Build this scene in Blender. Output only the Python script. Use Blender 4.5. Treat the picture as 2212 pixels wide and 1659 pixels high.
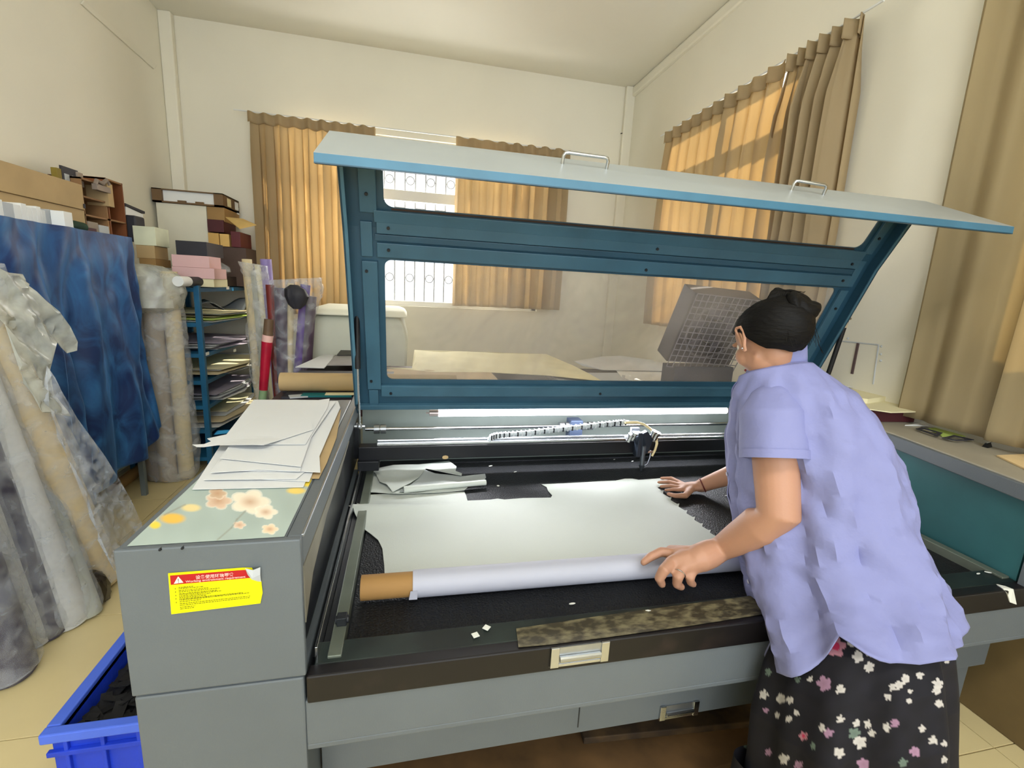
import bpy, bmesh, math, random
import numpy as np
from mathutils import Vector, Matrix, noise
from mathutils.geometry import delaunay_2d_cdt
random.seed(7)
for o in list(bpy.data.objects): bpy.data.objects.remove(o, do_unlink=True)
SC = bpy.context.scene
COL = SC.collection
R = math.radians

# ------------------------------------------------------------------ camera
F = 1010.0
PC = (1106.0, 829.5)
yaw, pit, rol = R(13.05), R(11.45), R(3.0)
def rot_cam():
    cy, sy, cp, sp, cr, sr = math.cos(yaw), math.sin(yaw), math.cos(pit), math.sin(pit), math.cos(rol), math.sin(rol)
    B = np.array([[1,0,0],[0,0,-1],[0,1,0]], float)
    Y = np.array([[cy,-sy,0],[sy,cy,0],[0,0,1]])
    P = np.array([[1,0,0],[0,cp,-sp],[0,sp,cp]])
    Q = np.array([[cr,-sr,0],[sr,cr,0],[0,0,1]])
    return Q @ P @ B @ Y
CM = rot_cam()
CP = np.array([0.0, 0.0, 1.5])
cam = bpy.data.cameras.new('camera'); co = bpy.data.objects.new('camera', cam); COL.objects.link(co)
co.matrix_world = Matrix([[CM[0][0], -CM[1][0], -CM[2][0], 0], [CM[0][1], -CM[1][1], -CM[2][1], 0],
                          [CM[0][2], -CM[1][2], -CM[2][2], 1.5], [0, 0, 0, 1]])
cam.sensor_width = 36; cam.lens = 36 * F / 2212; cam.clip_start = 0.02
SC.camera = co

# ------------------------------------------------------------------ world, sun, window light, added fills, exposure
w = bpy.data.worlds.new('world'); SC.world = w; w.use_nodes = True
bg = w.node_tree.nodes['Background']
bg.inputs[0].default_value = (0.86, 0.93, 1.0, 1); bg.inputs[1].default_value = 3.0
def light(name, kind, loc, rot, energy, col, **k):
    l = bpy.data.lights.new(name, kind); l.energy = energy; l.color = col
    for a, b in k.items(): setattr(l, a, b)
    o = bpy.data.objects.new(name, l); COL.objects.link(o); o.location = loc; o.rotation_euler = rot
    return o
def aim(d): return Vector(d).to_track_quat('-Z', 'Y').to_euler()
light('sun', 'SUN', (6, 8, 6), aim((-0.80, -0.32, -0.62)), 16.0, (1.0, 0.90, 0.74), angle=R(1.0))
light('added_front_fill', 'AREA', (0.4, -2.3, 2.3), aim((-0.05, 1, 0.03)), 54, (0.95, 0.98, 1.0), shape='RECTANGLE', size=4.0, size_y=2.2)  # added fill from behind the camera; the window there is made up
light('back_window_daylight', 'AREA', (0.1, 5.45, 2.4), aim((0, -1, -0.1)), 135, (1.0, 0.97, 0.90), shape='RECTANGLE', size=2.6, size_y=1.7)
light('added_ceiling_fill', 'AREA', (0.1, -0.6, 3.5), aim((0.02, 0.25, -1)), 38, (1.0, 0.97, 0.90), shape='RECTANGLE', size=1.4, size_y=.5)  # added soft fill near the ceiling, no known lamp there
SC.view_settings.view_transform = 'Standard'; SC.view_settings.look = 'None'
SC.view_settings.gamma = 1; SC.view_settings.use_curve_mapping = False
SC.view_settings.exposure = 0.30

# ------------------------------------------------------------------ helpers
def ray(px, py): return CM.T @ np.array([(px-PC[0])/F, (py-PC[1])/F, 1.0])
def Z(px, py, z): d = ray(px, py); return Vector(CP + d*(z-CP[2])/d[2])
def Y(px, py, y): d = ray(px, py); return Vector(CP + d*(y-CP[1])/d[1])
def X(px, py, x): d = ray(px, py); return Vector(CP + d*(x-CP[0])/d[0])
def PL(px, py, o, n):
    d = ray(px, py); n = np.array(n, float); return Vector(CP + d*((np.array(o)-CP) @ n)/(d @ n))
def rgb(h):
    h = h.lstrip('#'); v = [int(h[i:i+2], 16)/255 for i in (0, 2, 4)]
    return tuple((c/12.92 if c <= .04045 else ((c+.055)/1.055)**2.4) for c in v) + (1,)

MATS = {}
def mat(name, col, rough=.6, metal=0, var=.10, scale=6, bump=0, bscale=60, spec=.4, alpha=1, emit=0, trans=0, stretch=(1,1,1), col2=None, thr=None, coat=0):
    if name in MATS: return MATS[name]
    m = bpy.data.materials.new(name); m.use_nodes = True; nt = m.node_tree; N = nt.nodes; L = nt.links
    b = N['Principled BSDF']
    b.inputs['Roughness'].default_value = rough; b.inputs['Metallic'].default_value = metal
    b.inputs['Specular IOR Level'].default_value = spec; b.inputs['Alpha'].default_value = alpha
    b.inputs['Coat Weight'].default_value = coat
    c = rgb(col)
    tc = N.new('ShaderNodeTexCoord'); mp = N.new('ShaderNodeMapping'); mp.inputs['Scale'].default_value = stretch
    L.new(tc.outputs['Object'], mp.inputs['Vector'])
    nz = N.new('ShaderNodeTexNoise'); nz.inputs['Scale'].default_value = scale; nz.inputs['Detail'].default_value = 6
    L.new(mp.outputs[0], nz.inputs['Vector'])
    rp = N.new('ShaderNodeValToRGB'); L.new(nz.outputs['Fac'], rp.inputs['Fac'])
    c2 = rgb(col2) if col2 else tuple(min(1, x*(1+var)) for x in c[:3]) + (1,)
    c1 = c if col2 else tuple(x*(1-var) for x in c[:3]) + (1,)
    a, bb = thr if thr else (.3, .7)
    rp.color_ramp.elements[0].position = a; rp.color_ramp.elements[1].position = bb
    rp.color_ramp.elements[0].color = c1; rp.color_ramp.elements[1].color = c2
    L.new(rp.outputs[0], b.inputs['Base Color'])
    if bump:
        n2 = N.new('ShaderNodeTexNoise'); n2.inputs['Scale'].default_value = bscale; n2.inputs['Detail'].default_value = 4
        L.new(mp.outputs[0], n2.inputs['Vector'])
        bp = N.new('ShaderNodeBump'); bp.inputs['Strength'].default_value = bump; bp.inputs['Distance'].default_value = .01
        L.new(n2.outputs['Fac'], bp.inputs['Height']); L.new(bp.outputs[0], b.inputs['Normal'])
    if emit:
        b.inputs['Emission Color'].default_value = c; b.inputs['Emission Strength'].default_value = emit
    if trans:
        out = N['Material Output']; mx = N.new('ShaderNodeMixShader'); mx.inputs[0].default_value = trans
        tl = N.new('ShaderNodeBsdfTranslucent'); L.new(rp.outputs[0], tl.inputs['Color'])
        L.new(b.outputs[0], mx.inputs[1]); L.new(tl.outputs[0], mx.inputs[2]); L.new(mx.outputs[0], out.inputs[0])
    MATS[name] = m; return m
def vcol_mat(name, rough=.6, trans=0, bump=0):
    m = bpy.data.materials.new(name); m.use_nodes = True; nt = m.node_tree
    a = nt.nodes.new('ShaderNodeAttribute'); a.attribute_name = 'Col'
    b = nt.nodes['Principled BSDF']; b.inputs['Roughness'].default_value = rough; b.inputs['Specular IOR Level'].default_value = .3
    nt.links.new(a.outputs['Color'], b.inputs['Base Color'])
    return m
def film_mat(name, tint, fac, rough=.15, scale=12, lo=.0, hi=.5):
    """clear plastic film or hazed acrylic: part see-through, part milky, part glossy"""
    m = bpy.data.materials.new(name); m.use_nodes = True; nt = m.node_tree; N = nt.nodes; L = nt.links
    b = N['Principled BSDF']; b.inputs['Base Color'].default_value = rgb(tint); b.inputs['Roughness'].default_value = rough
    tr = N.new('ShaderNodeBsdfTransparent'); mx = N.new('ShaderNodeMixShader')
    tc = N.new('ShaderNodeTexCoord'); nz = N.new('ShaderNodeTexNoise'); nz.inputs['Scale'].default_value = scale; nz.inputs['Detail'].default_value = 5
    nz.inputs['Distortion'].default_value = .6
    L.new(tc.outputs['Object'], nz.inputs['Vector'])
    mr = N.new('ShaderNodeMapRange'); mr.inputs['From Min'].default_value = .3; mr.inputs['From Max'].default_value = .7
    mr.inputs['To Min'].default_value = lo; mr.inputs['To Max'].default_value = hi
    L.new(nz.outputs['Fac'], mr.inputs['Value']); L.new(mr.outputs[0], mx.inputs[0])
    L.new(tr.outputs[0], mx.inputs[1]); L.new(b.outputs[0], mx.inputs[2]); L.new(mx.outputs[0], N['Material Output'].inputs[0])
    MATS[name] = m; return m

class MB:
    def __init__(s): s.v = []; s.f = []; s.c = []
    def add(s, vs, fs):
        n = len(s.v); s.v += [Vector(v) for v in vs]; s.f += [tuple(i+n for i in f) for f in fs]; return s
    def box(s, x0, x1, y0, y1, z0, z1):
        return s.add([(x0,y0,z0),(x1,y0,z0),(x1,y1,z0),(x0,y1,z0),(x0,y0,z1),(x1,y0,z1),(x1,y1,z1),(x0,y1,z1)],
                     [(0,3,2,1),(4,5,6,7),(0,1,5,4),(1,2,6,5),(2,3,7,6),(3,0,4,7)])
    def obox(s, c, dx, dy, dz):                         # centre and three half vectors
        c, dx, dy, dz = map(Vector, (c, dx, dy, dz)); vs = []
        for k in (-1, 1):
            for i, j in ((-1,-1),(1,-1),(1,1),(-1,1)): vs.append(c+dx*i+dy*j+dz*k)
        return s.add(vs, [(0,3,2,1),(4,5,6,7),(0,1,5,4),(1,2,6,5),(2,3,7,6),(3,0,4,7)])
    def rbox(s, cx, cy, z0, lx, ly, h, a=0):
        ca, sa = math.cos(R(a)), math.sin(R(a))
        return s.obox((cx, cy, z0+h/2), (ca*lx/2, sa*lx/2, 0), (-sa*ly/2, ca*ly/2, 0), (0, 0, h/2))
    def prism(s, pts, t):                               # planar polygon pushed by vector t
        n = len(pts); t = Vector(t); pts = [Vector(p) for p in pts]
        return s.add(pts + [p+t for p in pts], [tuple(range(n))[::-1], tuple(range(n, 2*n))] + [(i, (i+1) % n, (i+1) % n+n, i+n) for i in range(n)])
    def loft(s, rings, cap=True, closed=True):
        n = len(rings[0]); vs = [v for r in rings for v in r]; fs = []
        for i in range(len(rings)-1):
            for j in range(n if closed else n-1):
                k = (j+1) % n; fs.append((i*n+j, i*n+k, (i+1)*n+k, (i+1)*n+j))
        if cap and closed: fs += [tuple(range(n))[::-1], tuple(range((len(rings)-1)*n, len(rings)*n))]
        return s.add(vs, fs)
    def tube(s, pts, rad, n=12, cap=True, round_end=False, flat=1.0):
        pts = [Vector(p) for p in pts]
        if not hasattr(rad, '__len__'): rad = [rad]*len(pts)
        rings = []; up = None
        T = [(pts[min(i+1, len(pts)-1)]-pts[max(i-1, 0)]).normalized() for i in range(len(pts))]
        P, Q, D = list(pts), list(rad), list(T)
        if round_end:
            for k in (.35, .75): pass
            h0 = [pts[0]-T[0]*rad[0]*k for k in (.95, .7)]; h1 = [pts[-1]+T[-1]*rad[-1]*k for k in (.7, .95)]
            P = h0+P+h1; Q = [rad[0]*.31, rad[0]*.71]+Q+[rad[-1]*.71, rad[-1]*.31]; D = [T[0]]*2+D+[T[-1]]*2
        for p, r, t in zip(P, Q, D):
            if up is None: up = Vector((0,0,1)) if abs(t.z) < .9 else Vector((1,0,0))
            a = t.cross(up).normalized(); up = a.cross(t).normalized()
            rings.append([p + (a*math.cos(2*math.pi*j/n) + up*math.sin(2*math.pi*j/n)*flat)*r for j in range(n)])
        return s.loft(rings, cap)
    def cyl(s, a, b, r, r2=None, n=16): return s.tube([a, b], [r, r if r2 is None else r2], n)
    def sphere(s, c, r, nu=16, nv=10, M=None):
        c = Vector(c); vs = []; fs = []
        r = Vector(r) if hasattr(r, '__len__') else Vector((r, r, r))
        for i in range(nv+1):
            t = math.pi*i/nv
            for j in range(nu):
                p = 2*math.pi*j/nu; v = Vector((r.x*math.sin(t)*math.cos(p), r.y*math.sin(t)*math.sin(p), r.z*math.cos(t)))
                vs.append(c + (M @ v if M else v))
        for i in range(nv):
            for j in range(nu):
                k = (j+1) % nu; fs.append((i*nu+j, (i+1)*nu+j, (i+1)*nu+k, i*nu+k))
        return s.add(vs, fs)

ORG = {}
def world_org(o): return ORG[o.name]
def tag(o, label=None, cat=None, group=None, kind=None):
    if label: o['label'] = label
    if cat: o['category'] = cat
    if group: o['group'] = group
    if kind: o['kind'] = kind
    return o
def thing(name, label, cat, loc, group=None):
    o = bpy.data.objects.new(name, None); COL.objects.link(o); o.location = loc; o.empty_display_size = .05
    ORG[o.name] = Vector(loc); return tag(o, label, cat, group)
def put(name, mb, m, parent=None, label=None, cat=None, group=None, kind=None, bevel=0, smooth=False, cols=None):
    if parent is not None: org = ORG[parent.name]
    else:
        lo = [min(v[i] for v in mb.v) for i in range(3)]; hi = [max(v[i] for v in mb.v) for i in range(3)]
        org = Vector(((lo[0]+hi[0])/2, (lo[1]+hi[1])/2, lo[2]))
    me = bpy.data.meshes.new(name); me.from_pydata([v-org for v in mb.v], [], mb.f); me.validate(); me.update()
    bm = bmesh.new(); bm.from_mesh(me); bmesh.ops.remove_doubles(bm, verts=bm.verts, dist=1e-6) if not cols else None
    bmesh.ops.recalc_face_normals(bm, faces=bm.faces); bm.to_mesh(me); bm.free()
    if m: me.materials.append(m)
    if smooth:
        for p in me.polygons: p.use_smooth = True
        me.set_sharp_from_angle(angle=R(42))
    if cols:
        at = me.color_attributes.new('Col', 'FLOAT_COLOR', 'POINT')
        at.data.foreach_set('color', np.array(cols, dtype=np.float32).ravel())
    o = bpy.data.objects.new(name, me); COL.objects.link(o)
    if parent is not None: o.parent = parent
    else: o.location = org
    ORG[o.name] = org
    if bevel:
        b = o.modifiers.new('bevel', 'BEVEL'); b.width = bevel; b.segments = 2; b.limit_method = 'ANGLE'
    return tag(o, label, cat, group, kind)
def dup(root, loc, label=None, rot=None):
    c = root.copy(); COL.objects.link(c); c.location = loc; ORG[c.name] = Vector(loc)
    if rot is not None: c.rotation_euler = rot
    if label: c['label'] = label
    for ch in list(root.children):
        d = ch.copy(); COL.objects.link(d); d.parent = c
        for g in list(ch.children):
            e = g.copy(); COL.objects.link(e); e.parent = d
    return c
def fill(poly, zf, thick=.0015, step=.02, jitter=0):
    """triangulated sheet with inner points: poly is a list of (x, y)"""
    xs = [p[0] for p in poly]; ys = [p[1] for p in poly]
    pts = [Vector((p[0], p[1])) for p in poly]; n = len(pts)
    def inside(x, y):
        c = False; j = n-1
        for i in range(n):
            if (pts[i].y > y) != (pts[j].y > y) and x < (pts[j].x-pts[i].x)*(y-pts[i].y)/(pts[j].y-pts[i].y)+pts[i].x: c = not c
            j = i
        return c
    ext = []
    x = min(xs)+step/2
    while x < max(xs):
        y = min(ys)+step/2
        while y < max(ys):
            if inside(x, y): ext.append(Vector((x, y)))
            y += step
        x += step
    r = delaunay_2d_cdt(pts+ext, [(i, (i+1) % n) for i in range(n)], [], 1, 1e-5)
    mb = MB(); V = [(v.x, v.y, zf(v.x, v.y)) for v in r[0]]; N_ = len(V)
    mb.v = [Vector(v) for v in V] + [Vector((v[0], v[1], v[2]-thick)) for v in V]
    cnt = {}
    for f in r[2]:
        mb.f.append(tuple(f)); mb.f.append(tuple(i+N_ for i in reversed(f)))
        for a, b in zip(f, list(f[1:])+[f[0]]):
            cnt[(a, b)] = 1
    for a, b in cnt:
        if (b, a) not in cnt: mb.f.append((b, a, a+N_, b+N_))
    return mb
def smoothpoly(p, k=3):
    out = []; n = len(p)
    for i in range(n):
        a, b, c, d = p[i-1], p[i], p[(i+1) % n], p[(i+2) % n]
        for j in range(k):
            t = j/k
            out.append(tuple(.5*((2*b[q])+(-a[q]+c[q])*t+(2*a[q]-5*b[q]+4*c[q]-d[q])*t*t+(-a[q]+3*b[q]-3*c[q]+d[q])*t**3) for q in range(len(b))))
    return out
def fr(seed): return random.Random(seed)

# materials used widely
WALL = mat('wall_plaster', '#e2dece', .85, var=.03, scale=1.2, bump=.05, bscale=40)
CEIL = mat('ceiling_plaster', '#dedbcd', .9, var=.03, scale=.8)
GREY = mat('grey_enamel', '#5c6368', .45, var=.05, scale=5, bump=.05, bscale=260)
LIDG = mat('lit_grey_enamel', '#9da4a4', .38, var=.05, scale=4)  # same grey paint as the body, lightened to look lit
LIDB = mat('lid_blue_enamel', '#27495c', .42, var=.14, scale=5)
TEAL = mat('teal_enamel', '#2b5f63', .5, var=.16, scale=4)
STEEL = mat('steel', '#c3c6c8', .22, 1, var=.06, scale=14)
ALU = mat('aluminium', '#a9adb0', .35, .9, var=.08, scale=20)
BLACK = mat('black_anodised', '#15171c', .4, .2, var=.2, scale=10)
DARK = mat('dark_steel', '#23262a', .5, .3, var=.3, scale=9, bump=.1, bscale=80)
RUBBER = mat('black_rubber', '#101114', .5, var=.2)
KRAFT = mat('kraft_board', '#b39a70', .8, var=.08, scale=5)
KRAFT2 = mat('dark_kraft_board', '#9a7a4c', .8, var=.1, scale=5)
CREAMB = mat('cream_board', '#dfd7b0', .75, var=.04, scale=4)
WHITEB = mat('white_board', '#e6e8e6', .7, var=.03, scale=4)
PAPER = mat('white_sheet', '#d3d6d8', .6, var=.03, scale=3)
LEATHER = mat('pale_grey_leather', '#b9bfb8', .62, var=.03, scale=3, bump=.12, bscale=420)
WRAP = mat('leather_roll_back', '#a9abb8', .6, var=.03, scale=4)
MAROON = mat('maroon_board', '#4a1c22', .6, var=.15)
PINK = mat('pink_board', '#dbb4b4', .65, var=.04)
CHAR = mat('charcoal_board', '#2c2c34', .6, var=.15)
GREYB = mat('grey_board', '#b7bcc0', .7, var=.05)
PURPLE = mat('purple_vinyl', '#4c1b86', .35, var=.3, scale=14)
BLUEP = mat('blue_plastic', '#1f3fc4', .45, var=.15, scale=9, bump=.1, bscale=120)
BSHELF = mat('blue_rack_enamel', '#1d5f86', .45, var=.12)

# ------------------------------------------------------------------ the setting
XL, XR, YB, YF, H = -2.06, 2.26, 5.10, -2.6, 3.65
def xr(y): return 2.24 + .024*(y-1.0)
n_tile = .6
fl = MB().box(XL-.2, 2.6, YF-.2, YB+.2, -.1, -.006)
fl_o = put('floor', fl, mat('grout', '#a8976c', .8), kind='structure')
TILE = mat('floor_tile', '#d8c795', .28, var=.06, scale=2.5, spec=.45)
tm = MB().box(0, n_tile-.004, 0, n_tile-.004, 0, .006)
t0 = None
for i in range(8):
    for j in range(13):
        x = XL + i*n_tile - .1; y = YF + j*n_tile - .05
        if t0 is None:
            mb = MB(); mb.v = [v + Vector((x, y, -.006)) for v in tm.v]; mb.f = tm.f
            t0 = put('tile', mb, TILE, fl_o, bevel=.001); bx0 = Vector((x, y, 0))
        else:
            c = t0.copy(); COL.objects.link(c); c.parent = fl_o; c.location = Vector((x, y, 0)) - bx0
put('ceiling', MB().box(XL-.2, 2.7, YF-.2, YB+.2, H, H+.1), CEIL, kind='structure')
put('wall_left', MB().box(XL-.15, XL, YF, YB+.15, 0, H), WALL, kind='structure')
# back wall with its window hole
wx0, wx1, wz0, wz1 = -1.12, 1.42, 1.27, Y(900, 300, 5.1).z
wb = MB().box(XL-.1, wx0, YB, YB+.18, 0, H).box(wx1, 2.6, YB, YB+.18, 0, H).box(wx0, wx1, YB, YB+.18, 0, wz0).box(wx0, wx1, YB, YB+.18, wz1, H)
put('wall_back', wb, WALL, kind='structure')
# right wall with two window holes; seen at a slight angle
def wallr(mb, y0, y1, z0, z1): mb.prism([(xr(y0), y0, z0), (xr(y1), y1, z0), (xr(y1), y1, z1), (xr(y0), y0, z1)], (.18, 0, 0))
wr = MB(); W2 = (2.50, 4.05, 1.35, 2.98); W3 = (-.3, 1.45, 1.35, 3.0)
ys = [YF, W3[0], W3[1], W2[0], W2[1], YB+.1]
for a, b in zip(ys, ys[1:]):
    if (a, b) == (W3[0], W3[1]) or (a, b) == (W2[0], W2[1]):
        w_ = W3 if a == W3[0] else W2
        wallr(wr, a, b, 0, w_[2]); wallr(wr, a, b, w_[3], H)
    else: wallr(wr, a, b, 0, H)
put('wall_right', wr, WALL, kind='structure')
wf = MB().box(XL, -1.8, YF-.15, YF, 0, H).box(2.2, 2.6, YF-.15, YF, 0, H).box(-1.8, 2.2, YF-.15, YF, 0, 1.0).box(-1.8, 2.2, YF-.15, YF, 3.2, H)  # opening behind the camera added to let light in
put('wall_front', wf, WALL, kind='structure')
put('trim_1', MB().prism([X(178, 0, XL), X(336, 141, XL), X(330, 149, XL), X(172, 8, XL)], (.012, 0, 0)), WALL, kind='structure', bevel=.003)
put('trim_2', MB().box(XL, XL+.10, YB-.07, YB, 0, H), WALL, kind='structure', bevel=.01)
put('trim_3', MB().box(2.24, 2.36, YB-.05, YB, 0, H), WALL, kind='structure', bevel=.01)
put('trim_4', MB().prism([(xr(0)-.03, -2, H-.10), (xr(5)-.03, YB, H-.10), (xr(5)-.03, YB, H), (xr(0)-.03, -2, H)], (.06, 0, 0)), WALL, kind='structure', bevel=.02)

ALUW = mat('window_frame_paint', '#d9dad6', .4, var=.03)
GLASS = film_mat('window_glass', '#f4f8fa', 0, .05, 3, .03, .10)
GRILLE = mat('grille_paint', '#5f6264', .5, .2)
def window(name, o, ux, w_, h_, nx, grille, band=1.2):
    """o lower corner, ux unit along the wall, pointing right seen from the room"""
    ux = Vector(ux); uz = Vector((0,0,1)); un = ux.cross(uz); t = thing(name, None, None, o); t['kind'] = 'structure'
    def bar(a, b, c, d, n0=.05, n1=.10):
        p = o + ux*a + uz*c; return [p, o+ux*b+uz*c, o+ux*b+uz*d, o+ux*a+uz*d], un*(-(n1-n0))
    fm = MB()
    for a, b, c, d in ((0, w_, 0, .05), (0, w_, h_-.05, h_), (0, .05, 0, h_), (w_-.05, w_, 0, h_), (0, w_, band, band+.10)):
        q, v = bar(a, b, c, d); fm.prism([p-un*.05 for p in q], v)
    put('frame', fm, ALUW, t, bevel=.003)
    for i in range(nx):
        a = w_*i/nx; st = MB(); q, v = bar(a-.02 if i else 0, a+.03, .03, h_-.03); st.prism([p-un*.045 for p in q], v)
        put('mullion', st, ALUW, t)
        g = MB(); q, v = bar(a+.02, a+w_/nx-.02, .03, h_-.03); g.prism([p-un*.075 for p in q], un*-.004)
        put('pane', g, GLASS, t)
    if grille:
        k = 0; a = .06
        while a < w_-.05:
            put('grille_bar', MB().cyl(o+ux*a-un*.16+uz*.02, o+ux*a-un*.16+uz*(h_-.02), .008, n=6), GRILLE, t)
            if k % 2 == 0:
                for zc in (Y(880, 390, YB+.16).z-o.z, Y(880, 600, YB+.16).z-o.z):
                    c = o + ux*(a+.052) - un*.16 + uz*zc
                    rg = [c + (ux*math.cos(q*math.pi/10)+uz*math.sin(q*math.pi/10))*.04 for q in range(21)]
                    put('grille_ring', MB().tube(rg, .0055, 6), GRILLE, t)
            else:
                for zc in (band-.05, band-.10):
                    put('grille_link', MB().cyl(o+ux*a-un*.16+uz*zc, o+ux*(a+.104)-un*.16+uz*zc, .005, n=6), GRILLE, t)
            a += .104; k += 1
    return t
window('window_1', Vector((wx0, YB, wz0)), (1,0,0), wx1-wx0, wz1-wz0, 3, True, Y(880, 436, YB+.1).z-wz0)
window('window_2', Vector((xr(W2[1]), W2[1], W2[2])), (Vector((xr(W2[0]), W2[0], 0))-Vector((xr(W2[1]), W2[1], 0))).normalized(), W2[1]-W2[0], W2[3]-W2[2], 2, False)
window('window_3', Vector((xr(W3[1]), W3[1], W3[2])), (Vector((xr(W3[0]), W3[0], 0))-Vector((xr(W3[1]), W3[1], 0))).normalized(), W3[1]-W3[0], W3[3]-W3[2], 2, False)

# curtains
CURT = mat('tan_curtain_cloth', '#c6b28d', .8, var=.08, scale=3, trans=.5, stretch=(1,1,.3))
CURT2 = mat('olive_tan_curtain_cloth', '#b3a27c', .8, var=.12, scale=3, trans=.4, stretch=(1,1,.3))
def curtain(label, a, b, z1, z0, pleats, amp, m, seed, out=(0,-1,0), sway=0):
    rnd = fr(seed); a, b, out = Vector(a), Vector(b), Vector(out)
    t = thing('curtain', label, 'curtain', (a+b)/2 - Vector((0,0,z1-z0)), 'tan curtains')
    nu = pleats*14; nv = 46; ph = [rnd.uniform(-.9, .9) for _ in range(pleats+3)]; am = [rnd.uniform(.5, 1.3) for _ in range(pleats+3)]
    rows = []
    for j in range(nv+1):
        v = j/nv; row = []
        for i in range(nu+1):
            u = i/nu; q = u*pleats; k = int(q); f = q-k
            A = am[k]*(1-f)+am[k+1]*f; PH = ph[k]*(1-f)+ph[k+1]*f
            s = math.sin(2*math.pi*q + PH*min(1, v*3))
            d = amp*A*(s*.5+.5*math.sin(4*math.pi*q+PH*2)*.35)*(.25+.75*min(1, v*5))
            d += .02*math.sin(u*9+v*4+seed)*v
            x = a.lerp(b, u) + out*d; x.z = z1 - (z1-z0)*v
            x += (b-a).normalized()*(.012*math.sin(2*math.pi*q*2+1)*A + sway*v)
            if j == 0: x.z += .006*math.sin(2*math.pi*q+1.2)*A - .008
            row.append(x)
        rows.append(row)
    mb = MB().loft(rows, closed=False); o = put('cloth', mb, m, t, smooth=True)
    sd = o.modifiers.new('s', 'SOLIDIFY'); sd.thickness = .002
    hd = MB(); rows = []
    for j in range(5):
        row = []
        for i in range(nu+1):
            u = i/nu; q = u*pleats; k = int(q); f = q-k; A = am[k]*(1-f)+am[k+1]*f
            x = a.lerp(b, u) + out*(amp*.25*A*math.sin(2*math.pi*q)+.016); x.z = z1 + .006*math.sin(2*math.pi*q+1.2)*A + .004 - .022*j
            row.append(x)
        rows.append(row)
    o = put('heading_band', hd.loft(rows, closed=False), m, t, smooth=True)
    sd = o.modifiers.new('s', 'SOLIDIFY'); sd.thickness = .004
    return t
yc = YB-.13
def cy(px, py): return Y(px, py, yc)
p1, p2 = cy(535, 243), cy(810, 277); p3, p4 = cy(985, 297), cy(1231, 327)
curtain('long tan curtain on back wall, leftmost, behind the blue shelf', (p1.x, yc, 0)+Vector() if 0 else (p1.x, yc, p1.z), (p2.x, yc, p1.z), p1.z, 1.15, 9, .075, CURT, 3)
curtain('tan back wall curtain right of the bare window strip', (p3.x, yc, p3.z), (p4.x, yc, p3.z), p3.z, 1.3, 8, .09, CURT, 4)
put('curtain_rail', MB().cyl((-1.5, yc, p1.z+.01), (1.75, yc, p1.z+.01), .006, n=8), ALUW, label='thin pale curtain rail across the back wall', cat='curtain rail')
def xw(px, py, off=.12):
    n = (1, -.024, 0); return PL(px, py, (xr(1)-off, 1, 0), n)
q1, q2, q3, q4 = xw(1440, 288), xw(1700, 134), xw(1712, 128), xw(1864, 36)
zt = (q1.z+q2.z)/2
curtain('sunlit orange tan curtain on right wall, nearest the far corner', (q1.x, q1.y, zt), (q2.x, q2.y, zt), zt, 1.25, 10, .08, CURT, 5, (-1,0,0), 0)
curtain('bunched tan curtain on right wall beside the bright gap', (q3.x, q3.y, zt), (q4.x, q4.y, zt), zt, 1.25, 6, .15, CURT, 6, (-1,0,0))
put('curtain_rail', MB().cyl((q1.x, q1.y+.1, zt+.012), (q4.x, q4.y-.1, zt+.012), .006, n=8), ALUW, label='thin curtain rail on the right wall above the sunlit curtain', cat='curtain rail')
q5 = xw(1955, 760, .06)
curtain('tall tan curtain at the right edge, hanging behind the right housing of the machine', (q5.x, q5.y, 3.1), (q5.x-.05, q5.y-2.15, 3.1), 3.1, 1.03, 12, .045, CURT2, 8, (-1,0,0))

# ------------------------------------------------------------------ the laser cutting machine
x0, x1, yf, yb = -.20, 1.93, .904, 2.28
ML = thing('laser_cutter', 'large grey flatbed laser cutting machine with raised blue lid', 'machine', (.85, 1.6, 0))
# left housing: upper box, lower box, seam between
mb = MB().box(-.515, -.228, yf, 2.06, .686, .998)
put('side_housing', mb, GREY, ML, bevel=.004)
put('front_plate', MB().box(-.516, x0, yf-.002, yf+.014, .686, .9985), GREY, ML, bevel=.003)
put('top_flange', MB().box(-.2281, x0, yf+.0141, 2.20, .93, .998), GREY, ML, bevel=.003)
put('recess_wall', MB().box(-.2279, -.220, yf+.0141, yb, .686, .93), BLACK, ML)
put('torn_flange', MB().prism([(x0+.001, yf+.015, .93), (x0+.001, yf+.015, .80), (x0+.001, yf+.10, .86), (x0+.001, yf+.30, .90), (x0+.001, yf+.55, .905), (x0+.001, yf+.8, .93)], (-.003, 0, 0)), mat('worn_flange', '#7d7a6c', .5, var=.2, scale=8), ML, label='worn bent flange')
put('lower_housing', MB().box(-.515, -.205, yf+.002, 2.06, .18, .680), GREY, ML, bevel=.005)
put('flange_edge', MB().box(x0-.002, x0+.003, yf+.016, 2.05, .994, 1.0), ALU, ML, bevel=.001, label='worn bare metal edge')
for px, py in ((347, 1179), (395, 1176)):
    p = Y(px, py, yf); put('screw', MB().cyl((p.x, yf-.005, p.z-.006), (p.x, yf+.004, p.z-.006), .0024, n=8), DARK, ML)
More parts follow.
